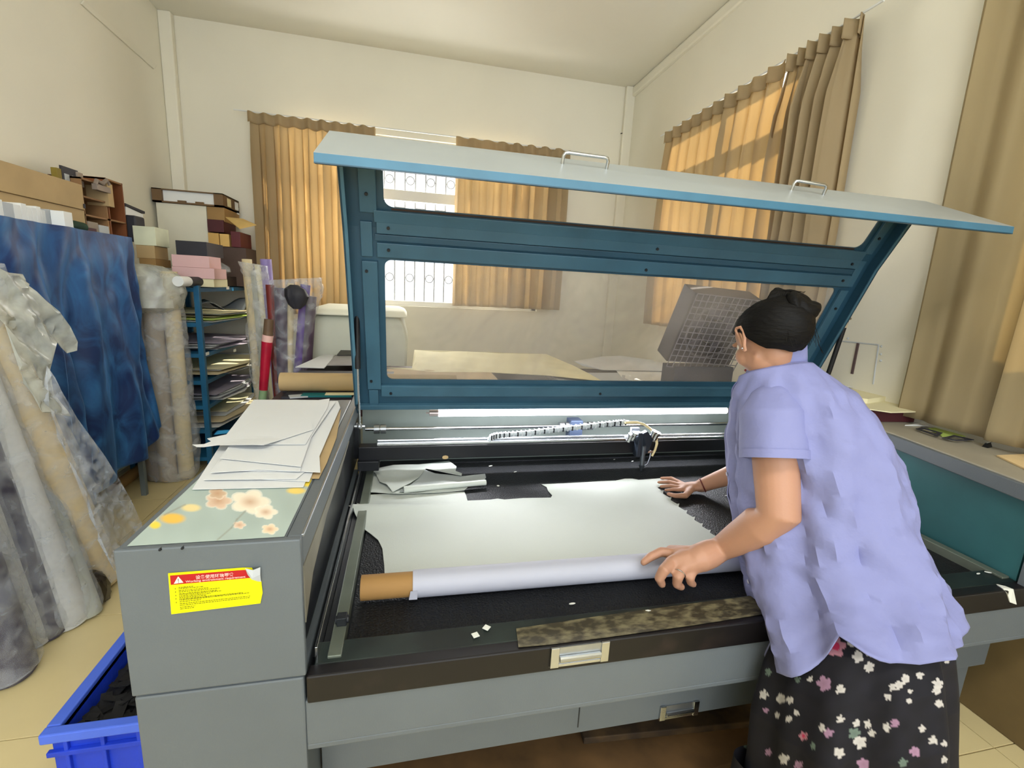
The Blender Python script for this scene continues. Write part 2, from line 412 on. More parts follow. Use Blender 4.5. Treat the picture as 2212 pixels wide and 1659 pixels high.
# front bar, flange, recessed lower panels
put('front_bar', MB().box(x0+.0, 2.24, yf-.004, yf+.03, .617, .684), mat('black_worn_bar', '#0d0a0c', .45, var=.3, scale=12, col2='#2a1f1d', thr=(.6, .85)), ML, bevel=.004)
mb = MB().box(x0+.01, 2.24, yf+.028, 1.0, .655, .684)
put('front_sill', mb, mat('worn_sill', '#161c1b', .4, var=.3, scale=7, col2='#2c3733', thr=(.4, .8)), ML, bevel=.003)
sl = fill([tuple(Z(a, b, .686).xy) for a, b in ((1115, 1358), (1300, 1330), (1500, 1303), (1660, 1283), (1660, 1325), (1500, 1350), (1300, 1378), (1190, 1392), (1120, 1398))], lambda x, y: .6865, .001, .05)
put('stain_patch', sl, mat('scorched_film', '#332e20', .5, var=.4, scale=30, col2='#6d664c', thr=(.42, .66), stretch=(1, 2, 1)), ML, label='scratched olive film stuck on sill')
put('front_flange', MB().box(-.205, 2.24, yf+.004, yf+.02, .503, .617).box(-.205, 2.24, yf+.004, 1.06, .490, .505), GREY, ML, bevel=.003)
def P3(px, py): return Y(px, py, 1.03)
bL, bR = P3(1151, 1657), P3(1640, 1563); zb = P3(2100, 1474).z
put('lower_panel', MB().box(-.20, 2.03, 1.03, 1.05, .270, .52), GREY, ML, bevel=.002)
xs_ = P3(1248, 1570).x
put('panel_seam', MB().box(xs_-.0015, xs_+.0015, 1.0285, 1.031, .29, .50), DARK, ML)
# recessed handles
def handle_plate(name, pts, yy, parent=ML):
    (a, b, c, d) = pts; cx = sum(p.x for p in pts)/4; cz = sum(p.z for p in pts)/4
    wd = (b.x-a.x)/2; hh = (a.z-d.z)/2
    o = put(name, MB().box(cx-wd, cx-wd*.72, yy-.006, yy, cz-hh, cz+hh).box(cx+wd*.72, cx+wd, yy-.006, yy, cz-hh, cz+hh).box(cx-wd, cx+wd, yy-.004, yy, cz-hh, cz-hh*.7), STEEL, parent, bevel=.001, label='chrome handle')
    put('handle_cup', MB().box(cx-wd*.72, cx+wd*.72, yy-.002, yy+.002, cz-hh*.8, cz+hh*.9), ALU, o)
    put('handle_grip', MB().tube([(cx-wd*.7, yy-.006, cz-hh*.15), (cx+wd*.7, yy-.006, cz-hh*.15)], hh*.28, 10), STEEL, o)
    return o
handle_plate('handle', [Y(a, b, yf-.006) for a, b in ((1187, 1399), (1313, 1386), (1311, 1424), (1196, 1440))], yf-.005)
handle_plate('handle', [P3(a, b) for a, b in ((1425, 1524), (1508, 1512), (1505, 1541), (1424, 1553))], 1.029)
# legs
for lx, ly in ((-.42, 1.05), (-.42, 2.15), (1.95, 1.08), (1.95, 2.15)):
    o = put('leg', MB().box(lx-.035, lx+.035, ly-.035, ly+.035, .0, .30), GREY, ML, bevel=.004)
put('under_tray', MB().box(.2, 1.9, 1.1, 2.2, .26, .30), DARK, ML)
# right housing
rt = [Z(1750, 872, 1.0), Z(1864, 912, 1.0), Z(1980, 955, 1.0), Z(2212, 1042, 1.0)]
ra, rb = Vector((2.03, 2.24, 1)), Vector((1.85, .925, 1))
CABT = mat('worn_cabinet_top', '#9c9686', .55, var=.1, scale=5)
RX = 2.215
put('side_housing', MB().prism([(1.99, 2.26, .985), (1.955, 1.45, .985), (1.845, yf, .985), (RX, yf, .985), (RX, 2.26, .985)], (0, 0, .015)), CABT, ML, bevel=.003, label='grey worn top of right housing')
put('housing_edge', MB().prism([(1.955, 2.25, .945), (1.995, 2.25, .945), (1.962, 1.45, .945), (1.852, yf, .945), (1.832, yf, .945), (1.94, 1.45, .945)], (0, 0, .05)), GREY, ML, bevel=.003)
put('inner_wall', MB().prism([(1.985, 2.25, .66), (1.955, 1.45, .66), (1.87, yf+.03, .66), (1.9, yf+.03, .66), (1.985, 1.45, .66), (2.01, 2.25, .66)], (0, 0, .29)), TEAL, ML, label='teal inner wall of right housing')
put('outer_wall', MB().box(RX-.01, RX, yf, 2.27, .2, .985).box(1.86, RX, yf+.002, yf+.02, .684, .985), GREY, ML)
# bed
BED = mat('honeycomb_bed', '#0d0f13', .55, .3, var=.2, scale=5, spec=.5)
nt = BED.node_tree; b = nt.nodes['Principled BSDF']
vo = nt.nodes.new('ShaderNodeTexVoronoi'); vo.inputs['Scale'].default_value = 110; vo.feature = 'DISTANCE_TO_EDGE'
tc = nt.nodes.new('ShaderNodeTexCoord'); nt.links.new(tc.outputs['Object'], vo.inputs['Vector'])
bp = nt.nodes.new('ShaderNodeBump'); bp.inputs['Strength'].default_value = .8; bp.inputs['Distance'].default_value = .004; bp.invert = True
nt.links.new(vo.outputs['Distance'], bp.inputs['Height']); nt.links.new(bp.outputs[0], b.inputs['Normal'])
put('honeycomb_bed', MB().box(-.13, 1.93, .998, 2.16, .645, .66), BED, ML, label='black honeycomb cutting bed')
hc = MB()                                     # raised ribs of the honeycomb, fine
rr_ = fr(3)
for i in range(56):
    x = -.10 + i*.0362
    hc.add([(x, 1.005, .6603), (x+.0016, 1.005, .6603), (x+.0016, 2.15, .6603), (x, 2.15, .6603)], [(0, 1, 2, 3)])
put('bed_ribs', hc, mat('bed_rib', '#24272c', .5, .4), ML, kind='stuff')
put('bed_frame', MB().box(-.205, 1.95, 1.0, 2.25, .56, .645), DARK, ML)
# side rails left
RAILG = mat('rail_greenish_steel', '#6d7468', .4, .5, var=.2, scale=6)
put('rail', MB().box(-.165, -.135, .945, 2.15, .655, .690), RAILG, ML, bevel=.002)
put('rail', MB().box(-.190, -.184, .945, 2.15, .655, .716), STEEL, ML, bevel=.001)
put('rail_channel', MB().box(-.183, -.165, .945, 2.2, .65, .672), BLACK, ML)
put('rail', MB().box(1.84, 1.87, .95, 2.15, .655, .690), RAILG, ML, bevel=.002)
put('rail_stop', MB().box(-.158, -.135, 1.035, 1.060, .69, .712).cyl((-.162, 1.048, .70), (-.13, 1.048, .70), .010, n=10), DARK, ML, bevel=.002)
# back panel
put('back_panel', MB().box(-.20, 1.98, 2.24, 2.26, .56, .955), mat('grey_green_panel', '#8f9a93', .45, var=.08), ML)
put('back_ledge', MB().box(-.12, 1.93, 2.16, 2.24, .70, .715), ALU, ML, bevel=.002)
put('back_ledge', MB().box(-.12, 1.93, 2.08, 2.12, .715, .735), GREY, ML, bevel=.002)
# drive shaft with couplings and motor block
ra_ = Y(795, 927, 2.12); rb_ = Y(1576, 915, 2.12)
def sh(px): t = (px-795)/(1576-795); return ra_.lerp(rb_, t)
so = put('drive_shaft', MB().cyl(sh(790), sh(1640), .0085, n=12), STEEL, ML, smooth=True)
for c0 in (806, 818, 1173, 1186, 1222, 1236):
    put('coupling', MB().cyl(sh(c0), sh(c0+10), .021, n=18), ALU, so, smooth=True)
m_ = sh(1207); put('motor', MB().box(m_.x-.032, m_.x+.032, m_.y-.03, m_.y+.04, m_.z-.065, m_.z+.035), mat('motor_grey', '#53607a', .4, .4), ML, bevel=.004)
put('shaft_bracket', MB().box(sh(780).x-.03, sh(780).x, 2.08, 2.16, .72, sh(780).z+.02), DARK, ML, bevel=.003)
# gantry beam
gy = 1.97
gT, gB = Y(793, 968, gy), Y(1560, 975, gy)
put('gantry_beam', MB().box(-.195, 1.90, gy, gy+.055, .752, .812), BLACK, ML, bevel=.003)
put('gantry_rail', MB().box(-.12, 1.86, gy+.01, gy+.028, .812, .824), STEEL, ML, bevel=.002)
put('gantry_rail', MB().box(-.12, 1.86, gy+.036, gy+.052, .812, .832), STEEL, ML, bevel=.002)
put('gantry_carriage', MB().box(-.197, -.11, gy-.02, gy+.08, .712, .755), BLACK, ML, bevel=.003)
put('gantry_carriage', MB().box(1.80, 1.89, gy-.02, gy+.08, .712, .755), BLACK, ML, bevel=.003)
# laser head
def G(px, py, y=1.945): return Y(px, py, y)
hx = G(1388, 960).x
hd = put('laser_head', MB().box(hx-.033, hx-.012, 1.93, 1.97, .745, .865).prism([(hx-.015, 1.93, .86), (hx+.012, 1.93, .873), (hx+.052, 1.94, .83), (hx+.035, 1.945, .76), (hx-.01, 1.93, .75)], (0, .03, 0)), mat('head_grey', '#3b4350', .35, .6), ML, bevel=.003)
put('nozzle_tube', MB().cyl((hx+.002, 1.935, .80), (hx+.002, 1.935, .705), .0105, n=14).tube([(hx+.002, 1.935, .705), (hx+.002, 1.935, .695), (hx+.002, 1.935, .673)], [.015, .012, .004], 14), mat('nozzle_grey', '#6a727c', .3, .7), ML, smooth=True)
put('air_pipe', MB().tube([(hx+.045, 1.94, .775), (hx+.04, 1.935, .74), (hx+.028, 1.93, .712), (hx+.012, 1.932, .70)], .0035, 8).box(hx+.025, hx+.05, 1.93, 1.945, .765, .775), STEEL, hd, smooth=True)
for dx, dz in ((-.055, .858), (-.075, .850), (.045, .865), (.062, .857)):
    put('mirror_mount', MB().cyl((hx+dx, 1.95, dz-.03), (hx+dx+.006, 1.94, dz), .011, n=12).cyl((hx+dx+.006, 1.94, dz), (hx+dx+.008, 1.938, dz+.008), .015, n=12), STEEL, hd, smooth=True)
put('mirror_bar', MB().box(hx-.085, hx+.075, 1.955, 1.975, .826, .840), ALU, hd, bevel=.002)
pb = G(1373, 930, 2.0); put('sensor_block', MB().box(pb.x-.02, pb.x+.022, 2.0, 2.02, .84, pb.z+.012), mat('block_grey', '#8890a0', .5), hd, bevel=.002)
# cable chain: links as ribs
ch = [Y(a, b, 1.99) for a, b in ((1057, 952), (1060, 945), (1072, 941), (1095, 939), (1140, 935), (1190, 929), (1240, 924), (1290, 918), (1330, 914), (1358, 912))]
cc = put('cable_chain', MB().tube(ch, [.013]*len(ch), 6, flat=.8), mat('chain_grey', '#aeb7bb', .5), ML)
for i in range(40):
    t = (i+.5)/40*(len(ch)-2)+.8; k = int(t); p = ch[k].lerp(ch[min(k+1, len(ch)-1)], t-k)
    if k >= len(ch)-1: continue
    o_ = MB().box(p.x-.003, p.x+.003, p.y-.013, p.y+.013, p.z-.010, p.z+.012)
    put('chain_link', o_, DARK if i % 2 else GREYB, cc)
hs = [Y(a, b, 1.96) for a, b in ((1350, 913), (1375, 912), (1392, 917), (1407, 928), (1417, 944), (1419, 958), (1415, 972), (1408, 985))]
put('air_hose', MB().tube(hs, .0062, 10), mat('yellowed_hose', '#e6d6a6', .4), ML, smooth=True)
# lamp tube
ta, tb = Y(947, 892, 2.07), Y(1568, 886.5, 2.07)
dd = (tb-ta).normalized()
lt = put('lamp_tube', MB().cyl(ta, tb, .0165, n=20), mat('lamp_glow', '#f6f4ff', .3, emit=9, var=0), ML, smooth=True, label='lit white fluorescent tube')
ll = light('lamp_tube_light', 'AREA', (ta+tb)/2+Vector((0, -.02, -.02)), aim((0, -.55, -.83)), 8, (.95, .96, 1.0), shape='RECTANGLE', size=(tb-ta).length, size_y=.03)
put('lamp_cap', MB().cyl(ta-dd*.04, ta, .0150, n=16).cyl(ta-dd*.055, ta-dd*.04, .004, n=8), mat('lamp_cap', '#9a8f8c', .3, .6), lt)
put('lamp_cap', MB().cyl(tb, tb+dd*.02, .0150, n=16), mat('lamp_cap', '#9a8f8c'), lt)

# ---- lid
a0 = Vector((0, 1.91, 1.015)); kk = Vector((0, 1.64, 1.655)); b1 = Vector((0, 1.54, 1.83))
dA = (kk-a0).normalized(); nA = Vector((0, dA.z, -dA.y)); dB = (b1-kk).normalized(); nB = Vector((0, dB.z, -dB.y))
oA = a0+nA*.05; LA = (kk-a0).length; oB = kk+nB*.05
k2 = kk + (nA+nB).normalized()*.05/((nA+nB).normalized().dot(nA))
lid = put('lid', MB().box(x0, 1.94, 2.18, 2.262, .956, .962), LIDB, ML, label='raised blue and grey lid with two clear windows')
def A(x, t, n=0): return Vector((x, 0, 0)) + oA + dA*t + nA*n
def Bp(x, t, n=0): return Vector((x, 0, 0)) + oB + dB*t + nB*n
TA = (k2-oA).dot(dA)
def slab(fn, x_0, x_1, t0, t1, n0, n1): 
    return [fn(x_0, t0, n0), fn(x_1, t0, n0), fn(x_1, t1, n0), fn(x_0, t1, n0)], (fn(0, 0, n1)-fn(0, 0, n0))
sk = MB()
LX, RXX = x0+.005, 1.93
for a, b_, c, d in ((LX, -.075, -.056, TA), (1.83, RXX, -.056, TA), (-.075, 1.83, -.056, .088), (-.075, 1.83, .589, TA)):
    q, v = slab(A, a, b_, c, d, 0, .006); sk.prism(q, v)
TB0 = (k2-oB).dot(dB); TB1 = .262
for a, b_, c, d in ((LX, -.073, TB0, TB1), (1.83, RXX, TB0, TB1), (-.073, 1.83, TB0, .068)):
    q, v = slab(Bp, a, b_, c, d, 0, .006); sk.prism(q, v)
put('lid_skin', sk, LIDB, lid)
def corner(fn, cx, ct, sx, st, r):      # rounded window corner fillet
    pts = [fn(cx, ct, .001)] + [fn(cx+sx*r*(1-math.sin(a)), ct+st*r*(1-math.cos(a)), .001) for a in [i*math.pi/12 for i in range(7)]]
    return MB().prism(pts, fn(0, 0, .006)-fn(0, 0, .001))
RIM = mat('scorched_rim', '#3a2a20', .55, var=.3, scale=9)
for cx, ct, sx, st in ((-.075, .088, 1, 1), (-.075, .589, 1, -1), (1.83, .088, -1, 1), (1.83, .589, -1, -1)):
    put('window_corner', corner(A, cx, ct, sx, st, .025), LIDB, lid)
for cx, sx in ((-.073, 1), (1.83, -1)):
    put('window_corner', corner(Bp, cx, .068, sx, 1, .03), LIDB, lid)
ACR = film_mat('reflection_haze_acrylic', '#a89f96', 0, .45, 2.0, .05, .46)  # grey noise haze mixed in to stand for reflections on the pane
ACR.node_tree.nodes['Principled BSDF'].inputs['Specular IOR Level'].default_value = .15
ACR2 = film_mat('upper_acrylic', '#cfc0ac', 0, .12, 2.0, .04, .16)
q, v = slab(A, -.09, 1.845, .075, .60, .008, .011); put('window_pane', MB().prism(q, v), ACR, lid, label='hazy acrylic pane with grey reflections painted in')
q, v = slab(Bp, -.09, 1.845, .055, TB1, .008, .011); put('window_pane', MB().prism(q, v), ACR2, lid, label='clear upper acrylic pane')
q, v = slab(Bp, -.05, 1.80, .058, .066, -.001, .005); put('window_rim', MB().prism(q, v), RIM, lid, label='brown scorched rim')
# side plates: profile extruded
def side(xa, xb):
    pr = [a0, kk, b1, b1+nB*.06+dB*.03, k2+nA*.012, oA-dA*.06+nA*.012, Vector((0, 2.16, .955)), Vector((0, 2.0, .955))]
    return MB().prism([Vector((xa, p.y, p.z)) for p in pr], (xb-xa, 0, 0))
put('side_plate', side(x0, x0+.006), LIDB, lid); put('side_plate', side(1.925, 1.931), LIDB, lid)
# turned edge flange of the side plates
def edge(xa, xb):
    m = MB(); 
    for p, q_, n_ in ((a0, kk, nA), (kk, b1, nB)):
        m.prism([Vector((xa, p.y, p.z)), Vector((xb, p.y, p.z)), Vector((xb, q_.y, q_.z)), Vector((xa, q_.y, q_.z))], n_*.004)
    return m
put('side_edge', edge(x0, x0+.016), mat('lid_edge_enamel', '#3f6577', .4), lid); put('side_edge', edge(1.916, 1.931), mat('lid_edge_enamel', '#547f92'), lid)
LIDL = mat('lid_light_enamel', '#35586a', .42, var=.14, scale=6, bump=.06, bscale=50)
def bar(fn, a, b_, t0, t1, n0, n1, nm='stiffener', m=LIDL):
    q, v = slab(fn, a, b_, t0, t1, n0, n1); return put(nm, MB().prism(q, v), m, lid, bevel=.002)
bar(A, -.098, 1.86, .602, .652, 0, -.016); bar(A, -.098, 1.86, TA-.015, TA+.03, 0, -.016)
bar(A, -.105, 1.86, .655, TA-.02, -.001, -.006, 'channel', LIDB)
bar(Bp, -.105, 1.86, .02, .060, 0, -.014)
bar(A, -.098, 1.86, .012, .064, 0, -.014)
bar(A, -.19, 1.92, -.052, -.030, 0, -.02)
bar(A, -.150, -.098, .048, .585, 0, -.014); bar(A, 1.845, 1.885, .048, .585, 0, -.014)
bar(A, -.150, -.112, .60, TA+.02, 0, -.010); bar(A, -.147, -.110, -.04, .042, 0, -.01)
bar(A, 1.86, 1.895, .60, TA+.02, 0, -.010)
bar(Bp, -.148, -.095, .05, TB1, 0, -.012); bar(Bp, 1.85, 1.89, .05, TB1, 0, -.012)
for fn, xx, tt, nn in ((A, -.135, .55, -.016), (A, -.135, .09, -.016), (A, -.06, .03, -.016), (A, -.06, .63, -.018), (A, -.06, TA+.006, -.018), (Bp, -.125, .11, -.014),
                       (A, 1.865, .5, -.016), (A, 1.82, .63, -.018), (A, 1.82, TA+.006, -.018), (Bp, 1.87, .12, -.014), (A, .86, .03, -.016), (A, .92, TA+.006, -.018), (A, .9, .62, -.018)):
    put('screw', MB().cyl(fn(xx, tt, nn+.004), fn(xx, tt, nn-.003), .0055, n=10), DARK, lid)
# lip: the lid's front cover panel
lp0, lp1 = Vector((0, 1.275, 1.772)), Vector((0, 1.275, 1.797)); lpb = Vector((0, 1.563, 1.925))
XA, XB = -.222, 2.0
put('lip_front', MB().prism([(XA, 1.30, 1.776), (XB, 1.25, 1.769), (XB, 1.25, 1.793), (XA, 1.30, 1.80)], (0, .004, .001)), mat('lip_blue_enamel', '#3d6c85', .4, var=.12, scale=6), lid, bevel=.001)
tp = MB().prism([(XA, 1.302, 1.801), (XB, 1.252, 1.794), (XB, 1.560, 1.924), (XA, 1.566, 1.925)], (0, -.001, -.003)); put('lip_top', tp, LIDG, lid, label='pale grey outer face')
#put('lip_back', MB().prism([(XA, 1.566, 1.925), (XB, 1.560, 1.924), (XB, 1.645, 1.80), (XA, 1.65, 1.80)], (0, -.003, -.003)), LIDG, lid)
put('lip_cheek', MB().prism([(XA, 1.30, 1.776), (XA, 1.302, 1.80), (XA, 1.566, 1.925), (XA, 1.57, 1.85)], (.004, 0, 0)), LIDG, lid)
put('lip_cheek', MB().prism([(XB, 1.25, 1.77), (XB, 1.252, 1.794), (XB, 1.56, 1.924), (XB, 1.56, 1.85)], (-.004, 0, 0)), LIDG, lid)
put('lip_hem', MB().prism([(XA, 1.30, 1.776), (XB, 1.25, 1.769), (XB, 1.27, 1.771), (XA, 1.32, 1.778)], (0, 0, .003)), LIDB, lid)
# handles on the lip
def liph(p):
    d = ray(*p); n = np.array([0, -.422, .907]); o = np.array([0, 1.302, 1.801]); return Vector(CP + d*((o-CP) @ n)/(d @ n))
for (a, b_) in (((1214, 358), (1309, 370)), ((1708, 415), (1776, 426))):
    A_, B_ = liph(a), liph(b_); up = Vector((0, -.35, .93))*.038
    pts = smoothpoly([A_, A_+up*.8, A_+up+(B_-A_)*.08, B_+up-(B_-A_)*.08, B_+up*.8, B_], 1)
    pts = [A_, A_+up*.75, A_+up*.95+(B_-A_)*.03, A_+up+(B_-A_)*.10, B_+up-(B_-A_)*.10, B_+up*.95-(B_-A_)*.03, B_+up*.75, B_]
    put('handle', MB().tube(pts, .0052, 10), STEEL, lid, smooth=True, label='bent chrome pull handle')
# gas struts
def strut(pt, pm, pb_, xx):
    a, m, c = X(*pt, xx), X(*pm, xx), X(*pb_, xx)
    o = put('gas_strut', MB().cyl(a, m, .0105, n=14), RUBBER, ML, smooth=True, label='black gas strut with silver rod')
    put('strut_rod', MB().cyl(m, c, .0045, n=10), STEEL, o, smooth=True)
    put('strut_label', MB().cyl(a.lerp(m, .04), a.lerp(m, .14), .0112, n=14), mat('strut_label', '#b9a98e', .5), o, smooth=True)
    put('strut_joint', MB().sphere(a, .012, 10, 6).cyl(a+Vector((-.012, 0, .004)), a+Vector((.02, 0, .004)), .006, n=8), STEEL, o)
    put('strut_joint', MB().sphere(c, .012, 10, 6).cyl(c+Vector((-.02, 0, 0)), c+Vector((.02, 0, 0)), .007, n=8), ALU, o)
strut((770, 632), (773, 796), (777, 921), -.178)
strut((1829, 690), (1789, 808), (1781, 838), 1.955)
# printed film on left housing
def filmcol(px, py):
    base = np.array(rgb('#aab9b3')[:3]); n = noise.noise(Vector((px*.02, py*.02, 1)))
    c = base*(1+.10*n)
    def mix(c, h, a): return c*(1-a)+np.array(rgb(h)[:3])*a
    for (cx, cy_, rx, ry, h) in ((373, 1120, 26, 11, '#e8bd55'), (335, 1134, 12, 8, '#ead24c'), (322, 1122, 14, 9, '#ecd98a'), (413, 1097, 20, 8, '#e8d59a'), (640, 1060, 20, 7, '#ebcf6f'), (664, 1042, 13, 9, '#ecd24a'), (405, 1020, 14, 12, '#efe6c2')):
        d = ((px-cx)/rx)**2+((py-cy_)/ry)**2
        if d < 1.6: c = mix(c, h, max(0, min(1, 1.5-d)))
    for (cx, cy_, r_, h) in ((472, 1082, 32, '#dcbfa6'), (470, 1066, 22, '#cdb093'), (540, 1084, 46, '#efe2cd'), (574, 1106, 27, '#eee0cc'), (517, 1134, 15, '#ddc4ae'), (583, 1143, 20, '#ecd3b5')):
        dx, dy = (px-cx)/r_, (py-cy_)/(r_*.62); d = math.hypot(dx, dy); a = math.atan2(dy, dx)
        e = .72+.28*abs(math.cos(a*2.5))
        if d < e:
            c = mix(c, h, min(1, (e-d)*6)); c = mix(c, '#bd8f6c', max(0, .75-d*1.35))
            c = mix(c, '#fff8e8', .5*max(0, min(1, (d/e-.7)*3)))
    for (ax, ay, bx_, by_) in ((470, 1166, 500, 1140), (500, 1140, 512, 1122), (512, 1122, 530, 1104), (355, 1112, 400, 1090)):
        t = max(0, min(1, ((px-ax)*(bx_-ax)+(py-ay)*(by_-ay))/((bx_-ax)**2+(by_-ay)**2))); d = math.hypot(px-ax-t*(bx_-ax), py-ay-t*(by_-ay))
        if d < 3: c = mix(c, '#8d8878', .6*(1-d/3))
    return c
def w2p(p):
    v = CM @ (np.array(p)-CP); return PC[0]+F*v[0]/v[2], PC[1]+F*v[1]/v[2]
fx0, fx1, fy0, fy1 = -.500, -.232, .915, 1.62; nx, ny = 180, 300
vs, cs = [], []
for j in range(ny+1):
    for i in range(nx+1):
        p = (fx0+(fx1-fx0)*i/nx, fy0+(fy1-fy0)*j/ny, .9995); vs.append(p); cs.append(list(filmcol(*w2p(p)))+[1])
mb = MB().add(vs, [(j*(nx+1)+i, j*(nx+1)+i+1, (j+1)*(nx+1)+i+1, (j+1)*(nx+1)+i) for j in range(ny) for i in range(nx)])
put('printed_film', mb, vcol_mat('floral_film', .35), ML, cols=cs, label='pale blue film printed with pink and yellow blossoms')
# warning sticker
SY = yf-.0048
sTL, sTR, sBR, sBL = [Y(a, b_, SY) for a, b_ in ((363, 1239), (563, 1224), (566, 1303), (370, 1327))]
def S(u, v, d=0): 
    p = (sTL*(1-u)+sTR*u)*(1-v)+(sBL*(1-u)+sBR*u)*v; p.y = SY-d; return p
st = put('warning_sticker', MB().prism([S(0,0), S(.80,0), S(.90,.02), S(.97,.36), S(1,.4), S(1.01,.72), S(.98,1), S(0,1)], (0, .0015, 0)), mat('sticker_yellow', '#e6e200', .35, var=.03), ML, label='yellow warning sticker with red heading, one corner peeling')
put('sticker_heading', MB().prism([S(.02,.05,.0006), S(.80,.05,.0006), S(.87,.06,.0006), S(.86,.18,.0006), S(.92,.275,.0006), S(.02,.275,.0006)] , (0, .0005, 0)), mat('sticker_red', '#a8101c', .35, var=.05), st)
put('sticker_triangle', MB().prism([S(.055,.25,.0012), S(.105,.08,.0012), S(.155,.24,.0012)], (0, .0005, 0)), mat('sticker_cream', '#f1e6cc', .4), st)
put('sticker_mark', MB().prism([S(.102,.13,.0018), S(.108,.13,.0018), S(.107,.20,.0018), S(.103,.20,.0018)], (0, .0005, 0)).prism([S(.102,.215,.0018), S(.108,.215,.0018), S(.108,.23,.0018), S(.102,.23,.0018)], (0, .0005, 0)), CHAR, st)
put('peeled_corner', MB().loft([[S(.83,.0,.002), S(.86,.16,.004), S(.90,.30,.003)], [S(.93,.0,.010), S(.93,.18,.014), S(.97,.36,.004)], [S(1.0,.0,.002), S(1.0,.18,.004), S(1.0,.40,.001)]], closed=False), GREYB, st)
def text(body, u0, v0, h, m, wd, nm='lettering'):
    cu = bpy.data.curves.new('t', 'FONT'); cu.body = body; cu.size = 1; cu.offset = .018
    o = bpy.data.objects.new('t', cu); COL.objects.link(o); bpy.context.view_layer.update()
    me = o.to_mesh(); vs = [v.co.copy() for v in me.vertices]; fs = [tuple(p.vertices) for p in me.polygons]; o.to_mesh_clear()
    bpy.data.objects.remove(o)
    if not vs: return
    w0 = min(v.x for v in vs); w1 = max(v.x for v in vs)
    mb = MB().add([S(u0+(v.x-w0)/(w1-w0)*wd, v0-v.y*h, .0016) for v in vs], fs)
    put(nm, mb, m, st)
SP = mat('sticker_pink', '#f2b6b0', .4)
text('设备使用环境要求', .29, .175, .105, SP, .41)
text('Working environment requirement', .18, .245, .075, SP, .65)
rr = fr(11); INK = mat('sticker_ink', '#6c6d0a', .5); ln = MB()
for k, (v, u1) in enumerate(((.345, .26), (.375, .36), (.42, .42), (.455, .54), (.50, .50), (.53, .54), (.565, .43), (.60, .37), (.635, .78), (.66, .86), (.70, .32), (.75, .86), (.79, .86), (.84, .26), (.88, .24))):
    u = .10
    while u < u1:
        d = rr.uniform(.008, .03); ln.add([S(u, v, .001), S(u+d, v, .001), S(u+d, v+.018, .001), S(u, v+.018, .001)], [(0, 3, 2, 1)]); u += d+.006
for v in (.36, .44, .53, .61, .70): ln.add([S(.06, v, .001), S(.07, v, .001), S(.07, v+.03, .001), S(.06, v+.03, .001)], [(0, 3, 2, 1)])
put('fine_print', ln, INK, st, kind='stuff')
put('cable', MB().tube([X(a, b_, 1.94) for a, b_ in ((1999, 968), (2000, 985), (2010, 998), (2022, 1000), (2035, 992), (2050, 985), (2063, 985), (2075, 993))], .0028, 8).tube([X(a, b_, 1.94) for a, b_ in ((2001, 980), (2012, 992), (2026, 994), (2042, 986))], .0024, 8), RUBBER, label='loose black cable on teal inner wall of the machine', cat='cable', smooth=True)

# ------------------------------------------------------------------ leather on the bed
RR = .036
ca_, cb_ = Z(778, 1313, .66), Z(1620, 1241, .66)
rdir = (cb_-ca_).normalized(); rn = Vector((-rdir.y, rdir.x, 0))
cen = lambda s, r=RR: ca_ + rdir*s + rn*(r*.85) + Vector((0, 0, r+.0015))
outline = [(832, 1262), (830, 1218), (826, 1182), (817, 1164), (800, 1150), (781, 1137), (768, 1120), (757, 1097), (772, 1094), (769, 1080), (776, 1063), (800, 1066), (860, 1062), (940, 1060), (1003, 1060),
           (1007, 1068), (1010, 1079), (1060, 1077), (1075, 1075), (1090, 1077), (1130, 1074), (1190, 1073), (1193, 1068), (1184, 1058), (1181, 1050), (1170, 1044), (1230, 1041), (1300, 1037), (1330, 1036), (1350, 1032), (1366, 1032), (1380, 1035), (1430, 1031), (1450, 1036), (1452, 1042), (1420, 1051)]
tx, ty = 1420, 1051
while tx < 1640:                    # toothed right edge left by the cutter
    outline += [(tx+9, ty+7), (tx+14, ty+6), (tx+12, ty+13), (tx+17, ty+16)]; tx += 17; ty += 14.0
xe, ye = outline[-1]
outline += [(xe+30, 1236)]
op = [tuple(Z(a, b, .668).xy) for a, b in outline]
LF = thing('leather_roll', 'pale grey leather unrolled across the cutting bed from its tube', 'leather roll', (.4, 1.1, .66))
fold0, fold1 = Z(790, 1098, .668), Z(1010, 1086, .668)
def zleather(x, y):
    z = .6635 + .0016*noise.noise(Vector((x*5, y*5, 0)))
    t = max(0, min(1, (x-fold0.x)/(fold1.x-fold0.x))); d = (y-(fold0.y-.005-.03*(1-t)))/(.055-.03*t)
    z += .034*(1-t)**1.0*math.exp(-d*d)
    q = (Vector((x, y, 0))-Vector((ca_.x, ca_.y, 0))).dot(rn)
    if q < RR*1.9: z += max(0, 1-max(q-RR*.5, 0)/(RR*1.4))**2*.02
    return z
put('sheet', fill(op, zleather, .0016, .022), LEATHER, LF, smooth=True)
s0, s1, sE = 0, (Z(893, 1309, .66)-ca_).dot(rdir), (cb_-ca_).length+.10
put('core_tube', MB().tube([cen(s0), cen(s1+.03)], .0325, 28), mat('tube_kraft', '#94703f', .75, var=.05), LF, smooth=True, label='brown cardboard core')
wr_ = []
for s in (s1-.002, s1+.1, sE): 
    wr_.append([cen(s)+(rn*math.cos(a)+Vector((0, 0, math.sin(a))))*(RR+.0006*math.sin(3*a)) for a in [2*math.pi*j/32 for j in range(32)]])
put('wrap', MB().loft(wr_), WRAP, LF, smooth=True)
